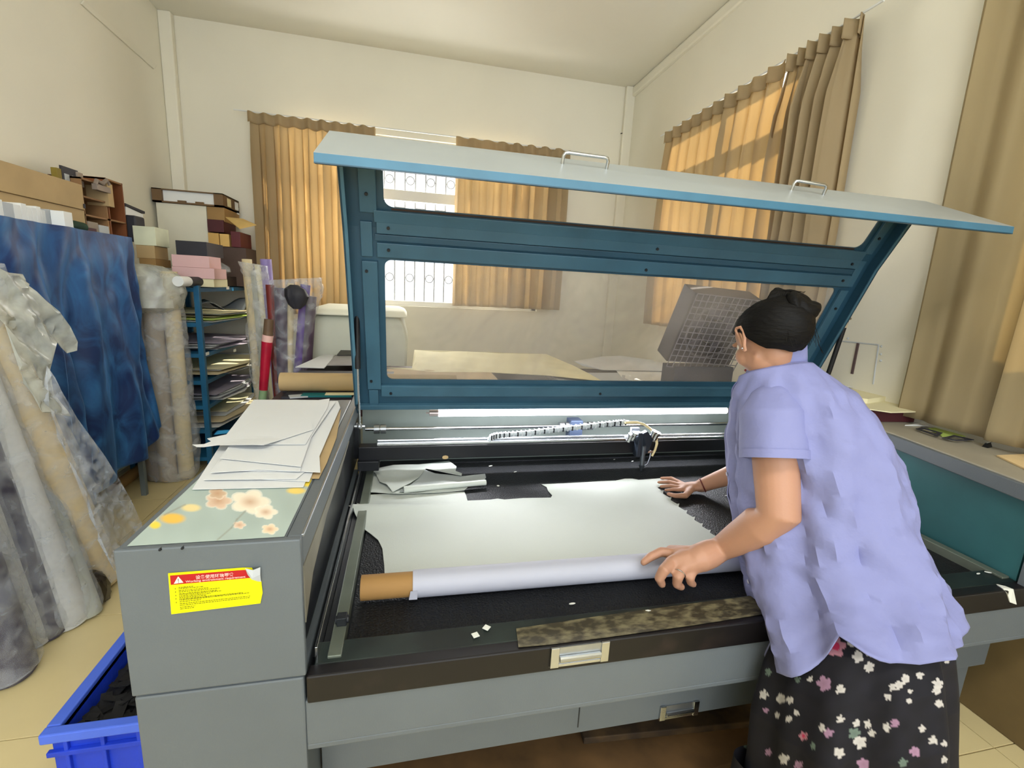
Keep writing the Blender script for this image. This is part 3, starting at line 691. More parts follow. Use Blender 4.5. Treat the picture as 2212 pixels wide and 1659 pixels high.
put('wrap_edge', MB().prism([cen(s1-.012)+(-rn*.035+Vector((0,0,-.022))), cen(s1+.01)+(-rn*.036+Vector((0,0,-.022))), cen(s1+.01)+(-rn*.0375+Vector((0,0,.004))), cen(s1-.008)+(-rn*.0372+Vector((0,0,.004)))], -rn*.0015), WRAP, LF)
# folded leather offcut
SCF = thing('leather_scrap', 'crumpled folded pale leather offcut at back left of the bed', 'leather scrap', Z(900, 1040, .66))
def sheet(pts, z, fn=None, thick=.0016, step=.02, jag=0):
    P_ = [tuple(Z(a, b, z).xy) for a, b in pts]
    return fill(P_, fn or (lambda x, y: z+.002*noise.noise(Vector((x*9, y*9, z*30)))), thick, step)
put('flap', sheet([(799, 1062), (800, 1014), (860, 1018), (930, 1030), (1010, 1052), (1003, 1058), (940, 1064), (860, 1067)], .672, lambda x, y: .672+.006*noise.noise(Vector((x*9, y*9, 2)))), LEATHER, SCF, smooth=True)
cA = Z(800, 1014, .69); 
put('flap', sheet([(800, 1013), (850, 1008), (905, 1001), (970, 995), (978, 1004), (986, 1010), (984, 1017), (998, 1022), (997, 1027), (920, 1012), (905, 1032), (885, 1046), (848, 1061), (835, 1048), (820, 1040), (812, 1022)], .686, lambda x, y: .686+.010*noise.noise(Vector((x*10, y*10, 5)))), LEATHER, SCF, smooth=True)
put('flap', sheet([(911, 1013), (940, 1020), (1000, 1026), (1048, 1022), (1050, 1030), (1046, 1036), (960, 1048), (870, 1062), (862, 1060), (890, 1045), (905, 1030)], .682, lambda x, y: .680+.008*noise.noise(Vector((x*10, y*8, 9)))), mat('leather_underside', '#a3a9a8', .7, var=.05), SCF, smooth=True)
e0, e1 = Z(872, 1066, .672), Z(1050, 1050, .672)
put('rolled_edge', MB().tube([e0+Vector((0, .01, .012)), e0.lerp(e1, .5)+Vector((0, .01, .013)), e1+Vector((0, .01, .012))], [.015, .012, .012], 14), LEATHER, SCF, smooth=True)
# small offcuts lying about
OFF = mat('offcut', '#d8dad2', .6); rr = fr(5)
offs = [(962, 988, 'tan oval offcut stuck on the gantry beam, left part', .753, 12), (1060, 1007, 'white sliver lying behind the folded scrap', .662, 9), (1113, 1020, 'dull curled sliver on the bed right of the folded scrap', .662, 7), (1076, 1050, 'tiny white dot of leather right of the folded scrap', .662, 5),
        (1327, 993, 'white sliver behind the nozzle, left one of two', .662, 6), (1366, 997, 'white sliver nearest the nozzle', .662, 6), (1569, 1071, 'white oval offcut under the right forearm', .662, 6), (1236, 1305, 'thin curl of leather in front of the roll', .662, 8), (1051, 1357, 'white diamond offcut in front of the bed', .687, 9), (1027, 1373, 'cream pointed offcut beside the diamond offcut', .687, 9),
        (1400, 1320, 'small pale square offcut on the front sill', .687, 6), (2068, 1191, 'white offcut on the bed beside her back, upper of two', .662, 7), (2083, 1199, 'white offcut on the bed beside her back, lower of two', .662, 8), (2113, 1240, 'pale chip left of the hanging strip', .687, 7), (2134, 1237, 'pale chip nearest the hanging strip', .687, 8), (757, 1094, 'white speck at the leather corner on the left rail', .692, 6)]
for i, (a, b, lab, z, s) in enumerate(offs):
    n = 4 if 'diamond' in lab or 'square' in lab else 8; c = Z(a, b, z); pts = []
    el = 1 if ('diamond' in lab or 'dot' in lab) else rr.uniform(.28, .5); an = rr.uniform(-.5, .5)
    for k in range(n):
        t = 2*math.pi*k/n; u, v = math.cos(t)*s*.0012, math.sin(t)*s*.0012*el; pts.append(c+Vector((u*math.cos(an)-v*math.sin(an), u*math.sin(an)+v*math.cos(an), .001)))
    if 'gantry' in lab:
        c = Y(a, b, gy-.003); pts = [c+Vector((math.cos(2*math.pi*k/8)*.014, 0, math.sin(2*math.pi*k/8)*.009)) for k in range(8)]
        put('leather_offcut', MB().prism(pts, (0, .002, 0)), KRAFT, label=lab, cat='offcut', group='leather offcuts on the machine'); continue
    put('leather_offcut', MB().prism(pts, (0, 0, .0015)), OFF, label=lab, cat='offcut', group='leather offcuts on the machine')
h_ = [(2153, 1265), (2166, 1264), (2190, 1270), (2196, 1275)]
q = [Z(a, b, .688) for a, b in h_]
mb = MB().prism([Z(2152, 1262, .688), Z(2170, 1266, .688), Y(2188, 1273, yf-.006), Y(2195, 1306, yf-.006), Y(2181, 1301, yf-.006), Y(2175, 1282, yf-.006), Z(2165, 1271, .688)], (0, -.0012, .0012))
put('hanging_strip', mb, OFF, label='white leather strip hanging over the front bar at the right', cat='offcut')

# ------------------------------------------------------------------ sheets stacked on the left housing
sts = [([(700, 905), (737, 884), (727, 945), (706, 1000), (689, 1034), (655, 1034), (640, 960)], 1.0015, KRAFT, 'tan board sheet at the bottom right of the paper pile'),
       ([(415, 1057), (655, 1052), (690, 975), (640, 950), (480, 955)], 1.003, PAPER, 'lowest white sheet, its front corner nearest the blossoms'),
       ([(452, 1030), (668, 1040), (700, 960), (640, 930), (520, 935)], 1.006, PAPER, 'white sheet second from the bottom of the pile'),
       ([(440, 1036), (640, 1034), (672, 1008), (690, 930), (520, 930)], 1.009, PAPER, 'white sheet in the lower middle of the pile'),
       ([(462, 1016), (648, 1018), (692, 1020), (690, 985), (735, 880), (730, 866), (600, 866), (560, 900)], 1.012, PAPER, 'wide white sheet with ragged right edge in the pile'),
       ([(455, 1021), (560, 1014), (648, 1018), (690, 900), (560, 900)], 1.015, PAPER, 'white sheet third from the top of the pile'),
       ([(475, 990), (650, 1008), (672, 945), (725, 868), (640, 863), (548, 864), (520, 930)], 1.019, PAPER, 'upper white sheet reaching the back of the pile'),
       ([(548, 863), (688, 864), (712, 861), (708, 880), (660, 960), (505, 960), (480, 950)], 1.022, PAPER, 'white sheet just under the torn top sheet')]
for pts, z, m, lab in sts:
    P_ = [tuple(Z(a, b, z).xy) for a, b in pts]
    put('paper_sheet', fill(P_, lambda x, y, z=z: z+.0008*noise.noise(Vector((x*6, y*6, z*400))), .0008, .05), m, label=lab, cat='sheet', group='sheets piled on the left housing')
z = 1.030
P_ = [tuple(Z(a, b, z).xy) for a, b in ((415, 957), (440, 956), (456, 950), (447, 944), (480, 937), (506, 932), (560, 896), (672, 902), (676, 925), (610, 946), (570, 964), (545, 966), (500, 961), (470, 958), (440, 962), (425, 962))]
c0 = Z(545, 966, z)
put('paper_sheet', fill(P_, lambda x, y: 1.0255+.012*max(0, 1-(Vector((x, y))-c0.xy).length/.10), .0008, .025), PAPER, label='torn white sheet on top of the pile, its point hanging left', cat='sheet', group='sheets piled on the left housing')

# ------------------------------------------------------------------ right housing top: folders, frames, clips
def slabz(pts, z0, z1): return MB().prism([Z(a, b, z1)-Vector((0, 0, z1-z0)) for a, b in pts], (0, 0, z1-z0))
put('folder_box', slabz([(1868, 884), (2037, 887), (1950, 863), (1800, 855)], 1.001, 1.058), MAROON, label='flat maroon carton with cream top on the right housing', cat='carton', bevel=.002)
put('cream_card', slabz([(1864, 881), (1925, 890), (1970, 889), (2038, 886), (1930, 863), (1860, 866)], 1.0585, 1.063), CREAMB, label='cream card lying on the flat maroon carton', cat='card')
put('cream_board', slabz([(1790, 850), (1875, 862), (1935, 854), (1850, 833), (1780, 834)], 1.058, 1.085), CREAMB, label='thick cream board behind the flat maroon carton', cat='board')
put('paper_sheet', fill([tuple(Z(a, b, 1.10).xy) for a, b in ((1808, 831), (1875, 836), (1897, 828), (1850, 814), (1835, 812))], lambda x, y: 1.0905+.012*abs(noise.noise(Vector((x*7, y*7, 3)))), .0008, .04), PAPER, label='grey white sheet lifting off the cream board', cat='sheet')
put('white_card', slabz([(1955, 918), (2030, 920), (2040, 915), (2000, 912)], 1.001, 1.0045), WHITEB, label='white card peeping out under the maroon carton', cat='card')
put('green_sheet', slabz([(2005, 925), (2035, 942), (2110, 942), (2080, 926), (2040, 922)], 1.001, 1.004), mat('lime_sheet', '#b7cf6c', .6), label='lime green sheet on the right housing', cat='sheet')
def frame_card(pts, lab, m):
    P0_ = [Z(a, b, 1.0085) for a, b in pts]; c = sum(P0_, Vector())/4; mb = MB()
    I = [c+(p-c)*.62 for p in P0_]
    for i in range(4): mb.prism([P0_[i], P0_[(i+1) % 4], I[(i+1) % 4], I[i]], (0, 0, .003))
    put('card_frame', mb, m, label=lab, cat='card frame', group='cut card frames on the right housing')
frame_card([(1978, 927), (2025, 943), (2036, 936), (1990, 924)], 'black card frame left of the lime green sheet', CHAR)
frame_card([(2034, 947), (2065, 953), (2104, 951), (2060, 941)], 'black card frame in front of the lime green sheet', CHAR)
frame_card([(2092, 941), (2130, 950), (2165, 949), (2125, 939)], 'black card frame right of the lime green sheet', CHAR)
for px, py, lab in ((2132, 965, 'black binder clip nearer the woman'), (2197, 961, 'black binder clip at the right edge')):
    c = Z(px, py, 1.001); t = thing('binder_clip', lab+' on the right housing', 'clip', c, 'binder clips on the right housing')
    d_ = Vector((.018, .004, 0)); put('clip_body', MB().prism([c-d_+Vector((0, -.010, 0)), c-d_+Vector((0, .010, 0)), c-d_+Vector((0, .002, .016)), c-d_+Vector((0, -.002, .016))], d_*2), RUBBER, t)
    put('wire_arm', MB().tube([c-d_*.6+Vector((0, 0, .015)), c-d_*.5+Vector((0, -.014, .026)), c+d_*.5+Vector((0, -.014, .026)), c+d_*.6+Vector((0, 0, .015))], .0013, 6), STEEL, t)
put('tan_card', slabz([(2153, 983), (2230, 980), (2300, 1010), (2232, 1020)], 1.001, 1.006), mat('tan_card', '#e3c795', .7), label='tan card at the right edge of the right housing', cat='card')

# box on the right wall
def xwall(px, py, off=.0): return xw(px, py, off)
tr = thing('wall_box', 'white flush wall box with a dark slot, right of the lid strut', 'wall box', xwall(1865, 790))
a, b, c, d = xwall(1800, 735), xwall(1898, 745), xwall(1886, 830), xwall(1795, 820)
for p, q in ((a, b), (b, c)):
    put('rim', MB().tube([p, q], .004, 6), GREYB, tr)
put('slot', MB().obox((xwall(1853, 741)+xwall(1843, 808))/2, (0, .006, 0), (.006, 0, 0), (0, 0, (xwall(1853, 741)-xwall(1843, 808)).z/2)), mat('slot_brown', '#5c4a4a', .6), tr)
for px, py in ((1832, 731), (1904, 748), (1903, 765), (1903, 779)):
    p = xwall(px, py); put('screw', MB().sphere(p, .006, 8, 5), GREYB, tr)
hk = Y(1343, 288, YB-.01)
put('wall_hook', MB().tube([hk+Vector((.02, 0, .05)), hk+Vector((.02, -.02, .0)), hk+Vector((-.02, -.02, -.01))], .005, 6), DARK, label='small dark wire hook on the back wall near the right corner', cat='hook')

# ------------------------------------------------------------------ blue crate on the floor
CR = thing('crate', 'blue plastic crate of black scraps beside the machine', 'crate', (-.74, 1.55, 0))
c0 = Z(80, 1592, .28); cx0, cy0, cx1, cy1, cz = c0.x, c0.y, -.56, c0.y+.62, .28
t_ = .014
put('wall', MB().box(cx0+.02, cx1, cy0+.015, cy0+.015+t_, 0, cz-.01).box(cx0+.02, cx1, cy1-.015-t_, cy1-.015, 0, cz-.01).box(cx0+.02, cx0+.02+t_, cy0+.015, cy1-.015, 0, cz-.01).box(cx1-t_, cx1, cy0+.015, cy1-.015, 0, cz-.01).box(cx0+.02, cx1, cy0+.015, cy1-.015, 0, .012), BLUEP, CR, bevel=.003)
put('rim', MB().box(cx0, cx1+.01, cy0, cy0+.03, cz-.03, cz).box(cx0, cx1+.01, cy1-.03, cy1, cz-.03, cz).box(cx0, cx0+.034, cy0+.0301, cy1-.0301, cz-.03, cz).box(cx1-.015, cx1+.01, cy0+.0301, cy1-.0301, cz-.03, cz), mat('blue_plastic_rim', '#4a6ad8', .4, var=.1), CR, bevel=.004)
for i in range(4):
    x = cx0+.05+i*.085; put('rib', MB().box(x, x+.01, cy0+.004, cy0+.016, .02, cz-.03), BLUEP, CR, bevel=.002)
put('rib', MB().box(cx0+.01, cx1, cy0+.002, cy0+.016, cz-.075, cz-.06), BLUEP, CR, bevel=.002)
rr = fr(2); sm = MB()
for i in range(320):
    x, y = rr.uniform(cx0+.05, cx1-.03), rr.uniform(cy0+.045, cy1-.05); z = cz-.055+rr.uniform(-.02, .012); a = rr.uniform(0, 3.1)
    u = Vector((math.cos(a), math.sin(a), rr.uniform(-.4, .4)))*rr.uniform(.012, .03); v = Vector((-math.sin(a), math.cos(a), rr.uniform(-.3, .3)))*rr.uniform(.008, .02)
    c = Vector((x, y, z)); sm.prism([c-u-v, c+u-v, c+u+v, c-u+v], (0, 0, .003))
sm.box(cx0+.04, cx1-.03, cy0+.04, cy1-.04, .015, cz-.07)
put('black_scraps', sm, mat('black_scrap', '#131316', .8, var=.4, scale=30), CR, kind='stuff')

# cartons on the floor under and beside the machine
put('flattened_carton', MB().rbox(.85, 1.40, .002, 2.15, .74, .03, 4), mat('old_brown_board', '#5d4426', .8, var=.3, scale=10), label='flattened brown carton on the floor below the drawer panel', cat='carton', bevel=.003)
put('flattened_carton', MB().rbox(1.15, 1.42, .034, 1.1, .55, .025, -4), mat('dark_brown_board', '#33271a', .8, var=.3, scale=12, col2='#5c4629', thr=(.4, .8)), label='upper stained brown carton on the floor under the machine', cat='carton', bevel=.003)
g0, g1 = Z(2112, 1478, 0), Z(2212, 1545, 0); gd = (g1-g0).normalized(); gn = Vector((-gd.y, gd.x, 0)); gn = gn if gn.y > 0 else -gn
put('brown_board', MB().prism([(2.13, .5, 0.001), (2.15, .5, 0.001), (2.20, .5, .52), (2.18, .5, .52)], (0, 1.5, 0)), mat('olive_brown_board', '#6e5c39', .8, var=.15, scale=5), label='olive brown board standing on the floor against the right wall', cat='board', bevel=.004)
put('floor_cord', MB().tube([Z(a, b, .006) for a, b in ((2090, 1487), (2104, 1492), (2120, 1508), (2130, 1528), (2140, 1552))], .005, 8).tube([Z(a, b, .006) for a, b in ((2090, 1500), (2108, 1515), (2128, 1530), (2142, 1556))], .005, 8), RUBBER, label='dark doubled cord on the floor tiles by the machine leg', cat='cord', smooth=True)

# ------------------------------------------------------------------ table behind the machine
TB = thing('work_table', 'low dark table behind the machine under boards and sheets', 'table', (.7, 3.2, 0))
tz = .86
ty0 = 2.42
put('table_top', MB().box(-.70, 2.0, ty0, 3.75, tz-.04, tz), mat('dark_table', '#3a2427', .5, var=.2), TB, bevel=.004)
for x, y in ((-.62, ty0+.08), (1.92, ty0+.08), (-.62, 3.67), (1.92, 3.67)): put('leg', MB().box(x-.03, x+.03, y-.03, y+.03, 0, tz-.04), mat('dark_table', ''), TB)
def on(pts, z0, z1): return MB().prism([Z(a, b, z1)-Vector((0, 0, z1-z0)) for a, b in pts], (0, 0, z1-z0))
def tsheet(pts, z, m, lab, nm='leather_sheet', cat='sheet', th=.003, cur=.0):
    P_ = [tuple(Z(a, b, z).xy) for a, b in pts]
    put(nm, fill(P_, lambda x, y: z+cur*noise.noise(Vector((x*5, y*5, z*20))), th, .06), m, label=lab, cat=cat, group='sheets on the table behind the machine')
bt0, bt1 = Y(606, 816, 2.72), Y(985, 830, 2.72)
rt_ = abs(Y(650, 797, 2.72).z-Y(650, 836, 2.72).z)/2
tzt = Y(650, 816, 2.72).z
put('kraft_tube', MB().tube([Vector((bt0.x, 2.72, tz+rt_+.028)), Vector((bt1.x, 2.72, tz+rt_+.028))], rt_, 28), KRAFT, label='wide brown tube roll lying behind the machine', cat='tube roll', smooth=True)
put('dark_folder', MB().rbox(-.28, 2.72, tz+.001, .74, .16, .012, 0), CHAR, label='dark folder under the wide brown tube roll', cat='folder')
put('teal_folder', MB().rbox(-.42, 2.66, tz+.0135, .26, .07, .010, 0), mat('teal_board', '#0f6b70', .6), label='teal folder under the wide brown tube roll', cat='folder')
put('cream_offcut', MB().rbox(-.26, 2.66, tz+.024, .34, .05, .004, 1), CREAMB, label='cream strip on the teal folder', cat='offcut')
put('white_offcut', MB().rbox(-.14, 2.64, tz+.029, .20, .05, .010, 1), WHITEB, label='white strip at the blue lid arm, on the folders', cat='offcut')
put('grey_offcut', MB().rbox(-.56, 2.64, tz+.0135, .10, .06, .007, 20), GREYB, label='grey white offcut left of the teal folder', cat='offcut')
tsheet([(835, 793), (890, 796), (895, 757), (1180, 765), (1240, 790), (1300, 822), (1180, 810), (1060, 803), (940, 803)], tz+.05, CREAMB, 'large cream sheet spread on the table behind the lid', cur=.01)
tsheet([(1240, 782), (1300, 770), (1340, 768), (1460, 785), (1440, 800), (1300, 800)], tz+.04, PAPER, 'white sheet on the table near the fan', cur=.02)
tsheet([(1330, 800), (1400, 792), (1500, 800), (1480, 822), (1350, 822)], tz+.03, WHITEB, 'white board on the table below the fan', cur=.01)
put('board_stack', MB().rbox(.15, 3.1, tz+.001, .9, .5, .045, 0), KRAFT, label='tan board stack under the large cream sheet', cat='board stack', bevel=.003)
put('board_stack', MB().rbox(1.45, 3.15, tz+.001, .8, .5, .028, 3), GREYB, label='grey board stack under the white sheets by the fan', cat='board stack', bevel=.003)
# sheets on boards left of the lid arm
yb_ = 3.05
def yb(px, py): return Y(px, py, yb_)
put('white_sheet', MB().prism([Z(638, 794, tz+.05), Z(700, 766, tz+.05), Z(722, 767, tz+.05), Z(716, 780, tz+.05), Z(700, 796, tz+.05)], (0, 0, .004)), PAPER, label='ragged white sheet left of the grey board, behind the tube roll', cat='sheet')
put('grey_sheet', MB().prism([Z(706, 790, tz+.055), Z(725, 768, tz+.055), Z(800, 768, tz+.055), Z(800, 790, tz+.055)], (0, 0, .006)), mat('mid_grey_board', '#8f8d8c', .6), label='grey board behind the tube roll at the lid arm', cat='board')
put('black_sheet', MB().prism([Z(728, 768, tz+.064), Z(738, 756, tz+.064), Z(820, 756, tz+.064), Z(820, 768, tz+.064)], (0, 0, .008)), mat('dark_olive_board', '#3f3d38', .6), label='dark board on top of the grey board at the lid arm', cat='board')
put('board_pack', MB().rbox(-.68+.3, 3.02, tz+.001, .6, .45, .046, 0), CHAR, label='dark pack of boards under the ragged white sheet', cat='board stack')
# white padded bin behind
wb_ = Y(748, 740, 4.25)
WBN = thing('white_chest', 'white chest with a puffy cloth lid below the tan curtain', 'chest', (Y(730, 700, 4.2).x, 4.3, 0))
za, zc = Y(730, 662, 4.15).z, Y(730, 680, 4.15).z; xa = Y(672, 700, 4.15).x
rings = []
for z_, e in ((0, -.02), (.35, .0), (.7, .02), (zc-.18, .03), (zc-.06, 0), (zc, -.045)):
    rings.append([(xa-e, 4.1-e, z_), (xa+.75+e, 4.1-e, z_), (xa+.75+e, 4.7+e, z_), (xa-e, 4.7+e, z_)])
put('body', MB().loft(rings), mat('chest_white', '#c9cdbf', .6, var=.03), WBN, bevel=.02, smooth=True)
put('lid_cloth', MB().loft([[(xa-.0, 4.06, zc), (xa+.78, 4.06, zc), (xa+.78, 4.74, zc), (xa-.0, 4.74, zc)], [(xa+.03, 4.1, zc+.05), (xa+.75, 4.1, zc+.05), (xa+.75, 4.7, zc+.05), (xa+.03, 4.7, zc+.05)], [(xa+.06, 4.2, za+.0), (xa+.7, 4.2, za+.01), (xa+.7, 4.66, za+.0), (xa+.06, 4.66, za)]]), mat('chest_cloth', '#eceddc', .7, var=.03), WBN, bevel=.015, smooth=True)

# exhaust fan behind the lid
nF = np.array([0, nA.y, nA.z]); oF = np.array(oA + nA*.52)
fq = [PL(a, b, oF, nF) for a, b in ((1492, 624), (1640, 641), (1605, 806), (1446, 795))]
FN = thing('exhaust_fan', 'square black fan with wire mesh guard behind the lid', 'fan', (sum(fq, Vector())/4 - Vector((0, 0, .25))))
fc = sum(fq, Vector())/4; fu = ((fq[1]-fq[0])+(fq[2]-fq[3])).normalized(); fn_ = Vector(nF); fv = fn_.cross(fu).normalized(); fv = fv if fv.z > 0 else -fv
W_ = (fq[1]-fq[0]).length/2
KS = W_/.215
def FP(u, v, n=0): return fc + fu*u + fv*v + fn_*n
FBL = mat('fan_black', '#1d1a24', .45, .3, var=.3)
mb = MB()
oc = [FP(a*W_, b*W_, .03) for a, b in ((-1,-1),(1,-1),(1,1),(-1,1))]
for i in range(24):
    def sq(k):
        a = 2*math.pi*k/24; s = 1/max(abs(math.cos(a)), abs(math.sin(a))); return FP(math.cos(a)*s*W_, math.sin(a)*s*W_, .03)
    def ci(k): a = 2*math.pi*k/24; return FP(math.cos(a)*.165*KS, math.sin(a)*.165*KS, .03)
    mb.prism([sq(i), sq(i+1), ci(i+1), ci(i)], fn_*.012)
put('front_plate', mb, FBL, FN)
sw = MB()
for i in range(4):
    a, b = oc[i], oc[(i+1) % 4]; sw.prism([a, b, b+fn_*.12, a+fn_*.12], (fc-(a+b)/2).normalized()*.006)
put('housing', sw, FBL, FN); put('back_plate', MB().prism([p+fn_*.12 for p in oc], fn_*.006), FBL, FN)
put('duct_ring', MB().tube([FP(math.cos(a)*.168*KS, math.sin(a)*.168*KS, .025) for a in [2*math.pi*i/32 for i in range(33)]], .007, 8), mat('fan_ring', '#6c6a70', .35, .7), FN, smooth=True)
put('hub', MB().cyl(FP(0, 0, .02), FP(0, 0, .08), .068*KS, n=32), mat('fan_hub', '#4a4950', .4, .4), FN, smooth=True)
put('hub_ring', MB().tube([FP(math.cos(a)*.073*KS, math.sin(a)*.073*KS, .028) for a in [2*math.pi*i/24 for i in range(25)]], .004, 8), STEEL, FN, smooth=True)
for i in range(5):
    a = 2*math.pi*i/5; e = a+.75
    q = [FP(math.cos(a)*.066*KS, math.sin(a)*.066*KS, .04), FP(math.cos(a)*.155*KS, math.sin(a)*.155*KS, .035), FP(math.cos(e)*.155*KS, math.sin(e)*.155*KS, .08), FP(math.cos(e)*.066*KS, math.sin(e)*.066*KS, .07)]
    put('blade', MB().prism(q, fn_*.003), mat('fan_blade', '#5a5866', .35, .3), FN)
for i in range(13):
    t = -W_*1.06 + i*W_*2.12/12
    put('guard_wire', MB().cyl(FP(t, -W_*1.06, -.01), FP(t, W_*1.06, -.01), .0028, n=5), mat('guard_wire', '#8a8790', .5, .3), FN)
    put('guard_wire', MB().cyl(FP(-W_*1.06, t, -.013), FP(W_*1.06, t, -.013), .0028, n=5), mat('guard_wire', ''), FN)
put('stand', MB().box(fc.x-.2, fc.x+.2, fc.y+.06, fc.y+.2, tz+.001, fc.z-W_*.93), mat('fan_stand', '#1c2a3c', .6), FN)

# ------------------------------------------------------------------ left: draped rack with boxes on top
RKX = -1.70; RY0, RY1, RZ = 1.62, X(288, 520, RKX+.05).y, X(150, 497, RKX).z
RK = thing('storage_rack', 'grey metal storage rack hidden behind the blue velvet drape', 'rack', (-1.82, 2.5, 0))
RG = mat('rack_grey', '#6a7478', .5, var=.1)
for y in (RY0+.02, RY1-.02):
    for x in (RKX-.03, -2.02): put('post', MB().box(x-.015, x+.015, y-.015, y+.015, 0, RZ-.012), RG, RK)
for z in (.30, .75, 1.2, RZ-.02): put('shelf', MB().box(-2.035, RKX-.012, RY0, RY1, z-.02, z), RG, RK)
for i, (py, h, m) in enumerate(((548, .09, WHITEB), (585, .10, CHAR), (640, .22, CREAMB))):
    p = X(303, py, RKX-.05); 
# ends of things stored on the rack that show at its right end
put('shelf_box', MB().box(-2.0, RKX-.06, RY1-.30, RY1-.02, 1.201, 1.46), WHITEB, label='white box on the draped rack, showing beside the grey post', cat='box')
put('shelf_box', MB().box(-2.0, RKX-.06, RY1-.30, RY1-.02, .751, .92), MAROON, label='dark red box on the draped rack below the white one', cat='box')
put('side_panel', MB().box(RKX-.045, RKX+.0, RY1-.008, RY1+.012, .95, RZ-.02), mat('grey_green_post', '#70797a', .5), RK)
# velvet drape
VEL = bpy.data.materials.new('blue_velvet'); VEL.use_nodes = True; nt = VEL.node_tree; b = nt.nodes['Principled BSDF']
tc = nt.nodes.new('ShaderNodeTexCoord'); nz = nt.nodes.new('ShaderNodeTexNoise'); nz.inputs['Scale'].default_value = 7; nz.inputs['Detail'].default_value = 7; nz.inputs['Distortion'].default_value = 1.2
mp = nt.nodes.new('ShaderNodeMapping'); mp.inputs['Scale'].default_value = (1, 1.3, .55)
rp = nt.nodes.new('ShaderNodeValToRGB'); rp.color_ramp.elements[0].color = rgb('#0a2c60'); rp.color_ramp.elements[1].color = rgb('#2c68a2'); rp.color_ramp.elements[0].position = .38; rp.color_ramp.elements[1].position = .68  # lighter ramp colour paints in the velvet's highlights
nt.links.new(tc.outputs['Object'], mp.inputs[0]); nt.links.new(mp.outputs[0], nz.inputs['Vector']); nt.links.new(nz.outputs[0], rp.inputs[0]); nt.links.new(rp.outputs[0], b.inputs['Base Color'])
b.inputs['Roughness'].default_value = .55; b.inputs['Sheen Weight'].default_value = .6; b.inputs['Sheen Roughness'].default_value = .35; b.inputs['Sheen Tint'].default_value = rgb('#5f9bdd')
rows = []; nu, nv = 150, 90
botpx = [(0, 1200), (120, 1130), (200, 1060), (235, 1036), (262, 1022), (300, 985), (312, 962)]
for j in range(nv+1):
    v = j/nv; row = []
    for i in range(nu+1):
        u = i/nu; y = RY0-.02 + (RY1+.01-RY0)*u
        zb = .30 + .03*math.sin(u*9); zb = zb if u < .93 else zb+(u-.93)*2.2
        z = RZ+.006 + (zb-RZ)*v
        fold = .028*math.sin(u*38+1.5*math.sin(v*3+u*4)) + .020*math.sin(u*71+v*5*math.sin(u*12)) + .02*noise.noise(Vector((u*9, v*2.2, 4)))
        dr = .030*noise.noise(Vector((u*14+v*6, v*7, 7)))*(1-v)
        x = RKX + .045 + fold*min(1, v*2.2+.15) + dr + .03*v
        yy = y + (.03*v*v if u > .9 else 0)*(u-.9)*10*1.0 - .05*v*0
        row.append(Vector((x, yy, z)))
    rows.append(row)
top = [[Vector((p.x-.05-.24*k, p.y, RZ+.006)) for p in rows[0]] for k in (1, .5, 0)]
dro = put('velvet_drape', MB().loft(top+rows, closed=False), VEL, label='blue crushed velvet drape hanging over the rack', cat='drape', smooth=True)
sd = dro.modifiers.new('s', 'SOLIDIFY'); sd.thickness = .004; sd.offset = 1
TZ = RZ+.008
def fb(pl, pr, x, zb, ztop_px, depth, m, name, label, cat, group=None, bevel=.002, parent=None):
    """box whose face lies in the plane x; pl, pr: lower corners in the picture, ztop_px: a point on the top edge"""
    a, b_ = X(*pl, x), X(*pr, x); zt = X(*ztop_px, x).z; z0 = zb if zb is not None else min(a.z, b_.z)
    return put(name, MB().box(x-depth, x, min(a.y, b_.y), max(a.y, b_.y), z0, zt), m, parent, label, cat, group, bevel=bevel)
xb = -1.88
o1 = fb((-160, 455), (187, 487), xb, TZ, (100, 436), .2, KRAFT, 'long_carton', 'lower long tan carton along the top of the draped rack', 'carton')
z1 = X(100, 436, xb).z
o2 = fb((-160, 412), (184, 458), xb+.012, z1+.001, (100, 376), .2, KRAFT, 'long_carton', 'upper long tan carton along the top of the draped rack', 'carton')
z2 = X(100, 376, xb+.012).z
put('carton_tab', MB().box(xb+.014, xb+.018, X(178, 452, xb).y-.012, X(178, 452, xb).y, z1+.01, z1+.035), CHAR, label='black tab at the end of the upper long carton', cat='tab')
# small white boxes in a row
rr = fr(9); pxs = [-25, 12, 34, 50, 62, 72, 82, 92, 101, 109, 128]
xf = -1.78
for i in range(len(pxs)-1):
    a = X(pxs[i], 480, xf).y; b_ = X(pxs[i+1], 480, xf).y; zt = X(60, 446 if i % 3 else 443, xf).z + rr.uniform(-.004, .004)
    mm = GREYB if i in (1, 8) else WHITEB
    if i == 9: mm = GREYB
    put('small_box', MB().box(xf-.085, xf+.0, a+.001, b_-.001, TZ, zt), mm, label=['white small box at the left picture edge, in front of the long cartons', 'light grey small box second from left in the front row', 'white small box right of the light grey one', 'white thin box fourth from left in the front row', 'white thin box fifth from left in the front row', 'white thin box sixth from left in the front row', 'white thin box seventh from left in the front row', 'white thin box eighth from left in the front row', 'white thin box ninth from left beside the pale grey box', 'pale grey box near the right end of the front row'][i], cat='box', group='small boxes on the draped rack', bevel=.001)
a, b_ = X(110, 480, xf).y, X(129, 480, xf).y
put('tall_white_box', MB().box(xf+.002, xf+.06, a, b_, TZ, X(118, 456, xf).z), WHITEB, label='white box with a small black mark, right end of the front row', cat='box', bevel=.001)
put('roll_end', MB().tube([X(133, 492, xf+.03), X(150, 494, xf+.03)], .022, 18), WHITEB, label='short white roll lying on the draped rack', cat='roll', smooth=True)
put('green_roll', MB().tube([Vector((xf-.02, X(139, 490, xf).y, TZ+.03)), Vector((xf+.0, X(177, 490, xf).y, TZ+.026))], [.040, .034], 18, flat=.8), mat('green_cloth', '#1e3a28', .8, var=.3), label='dark green rolled cloth on the draped rack', cat='roll', smooth=True)
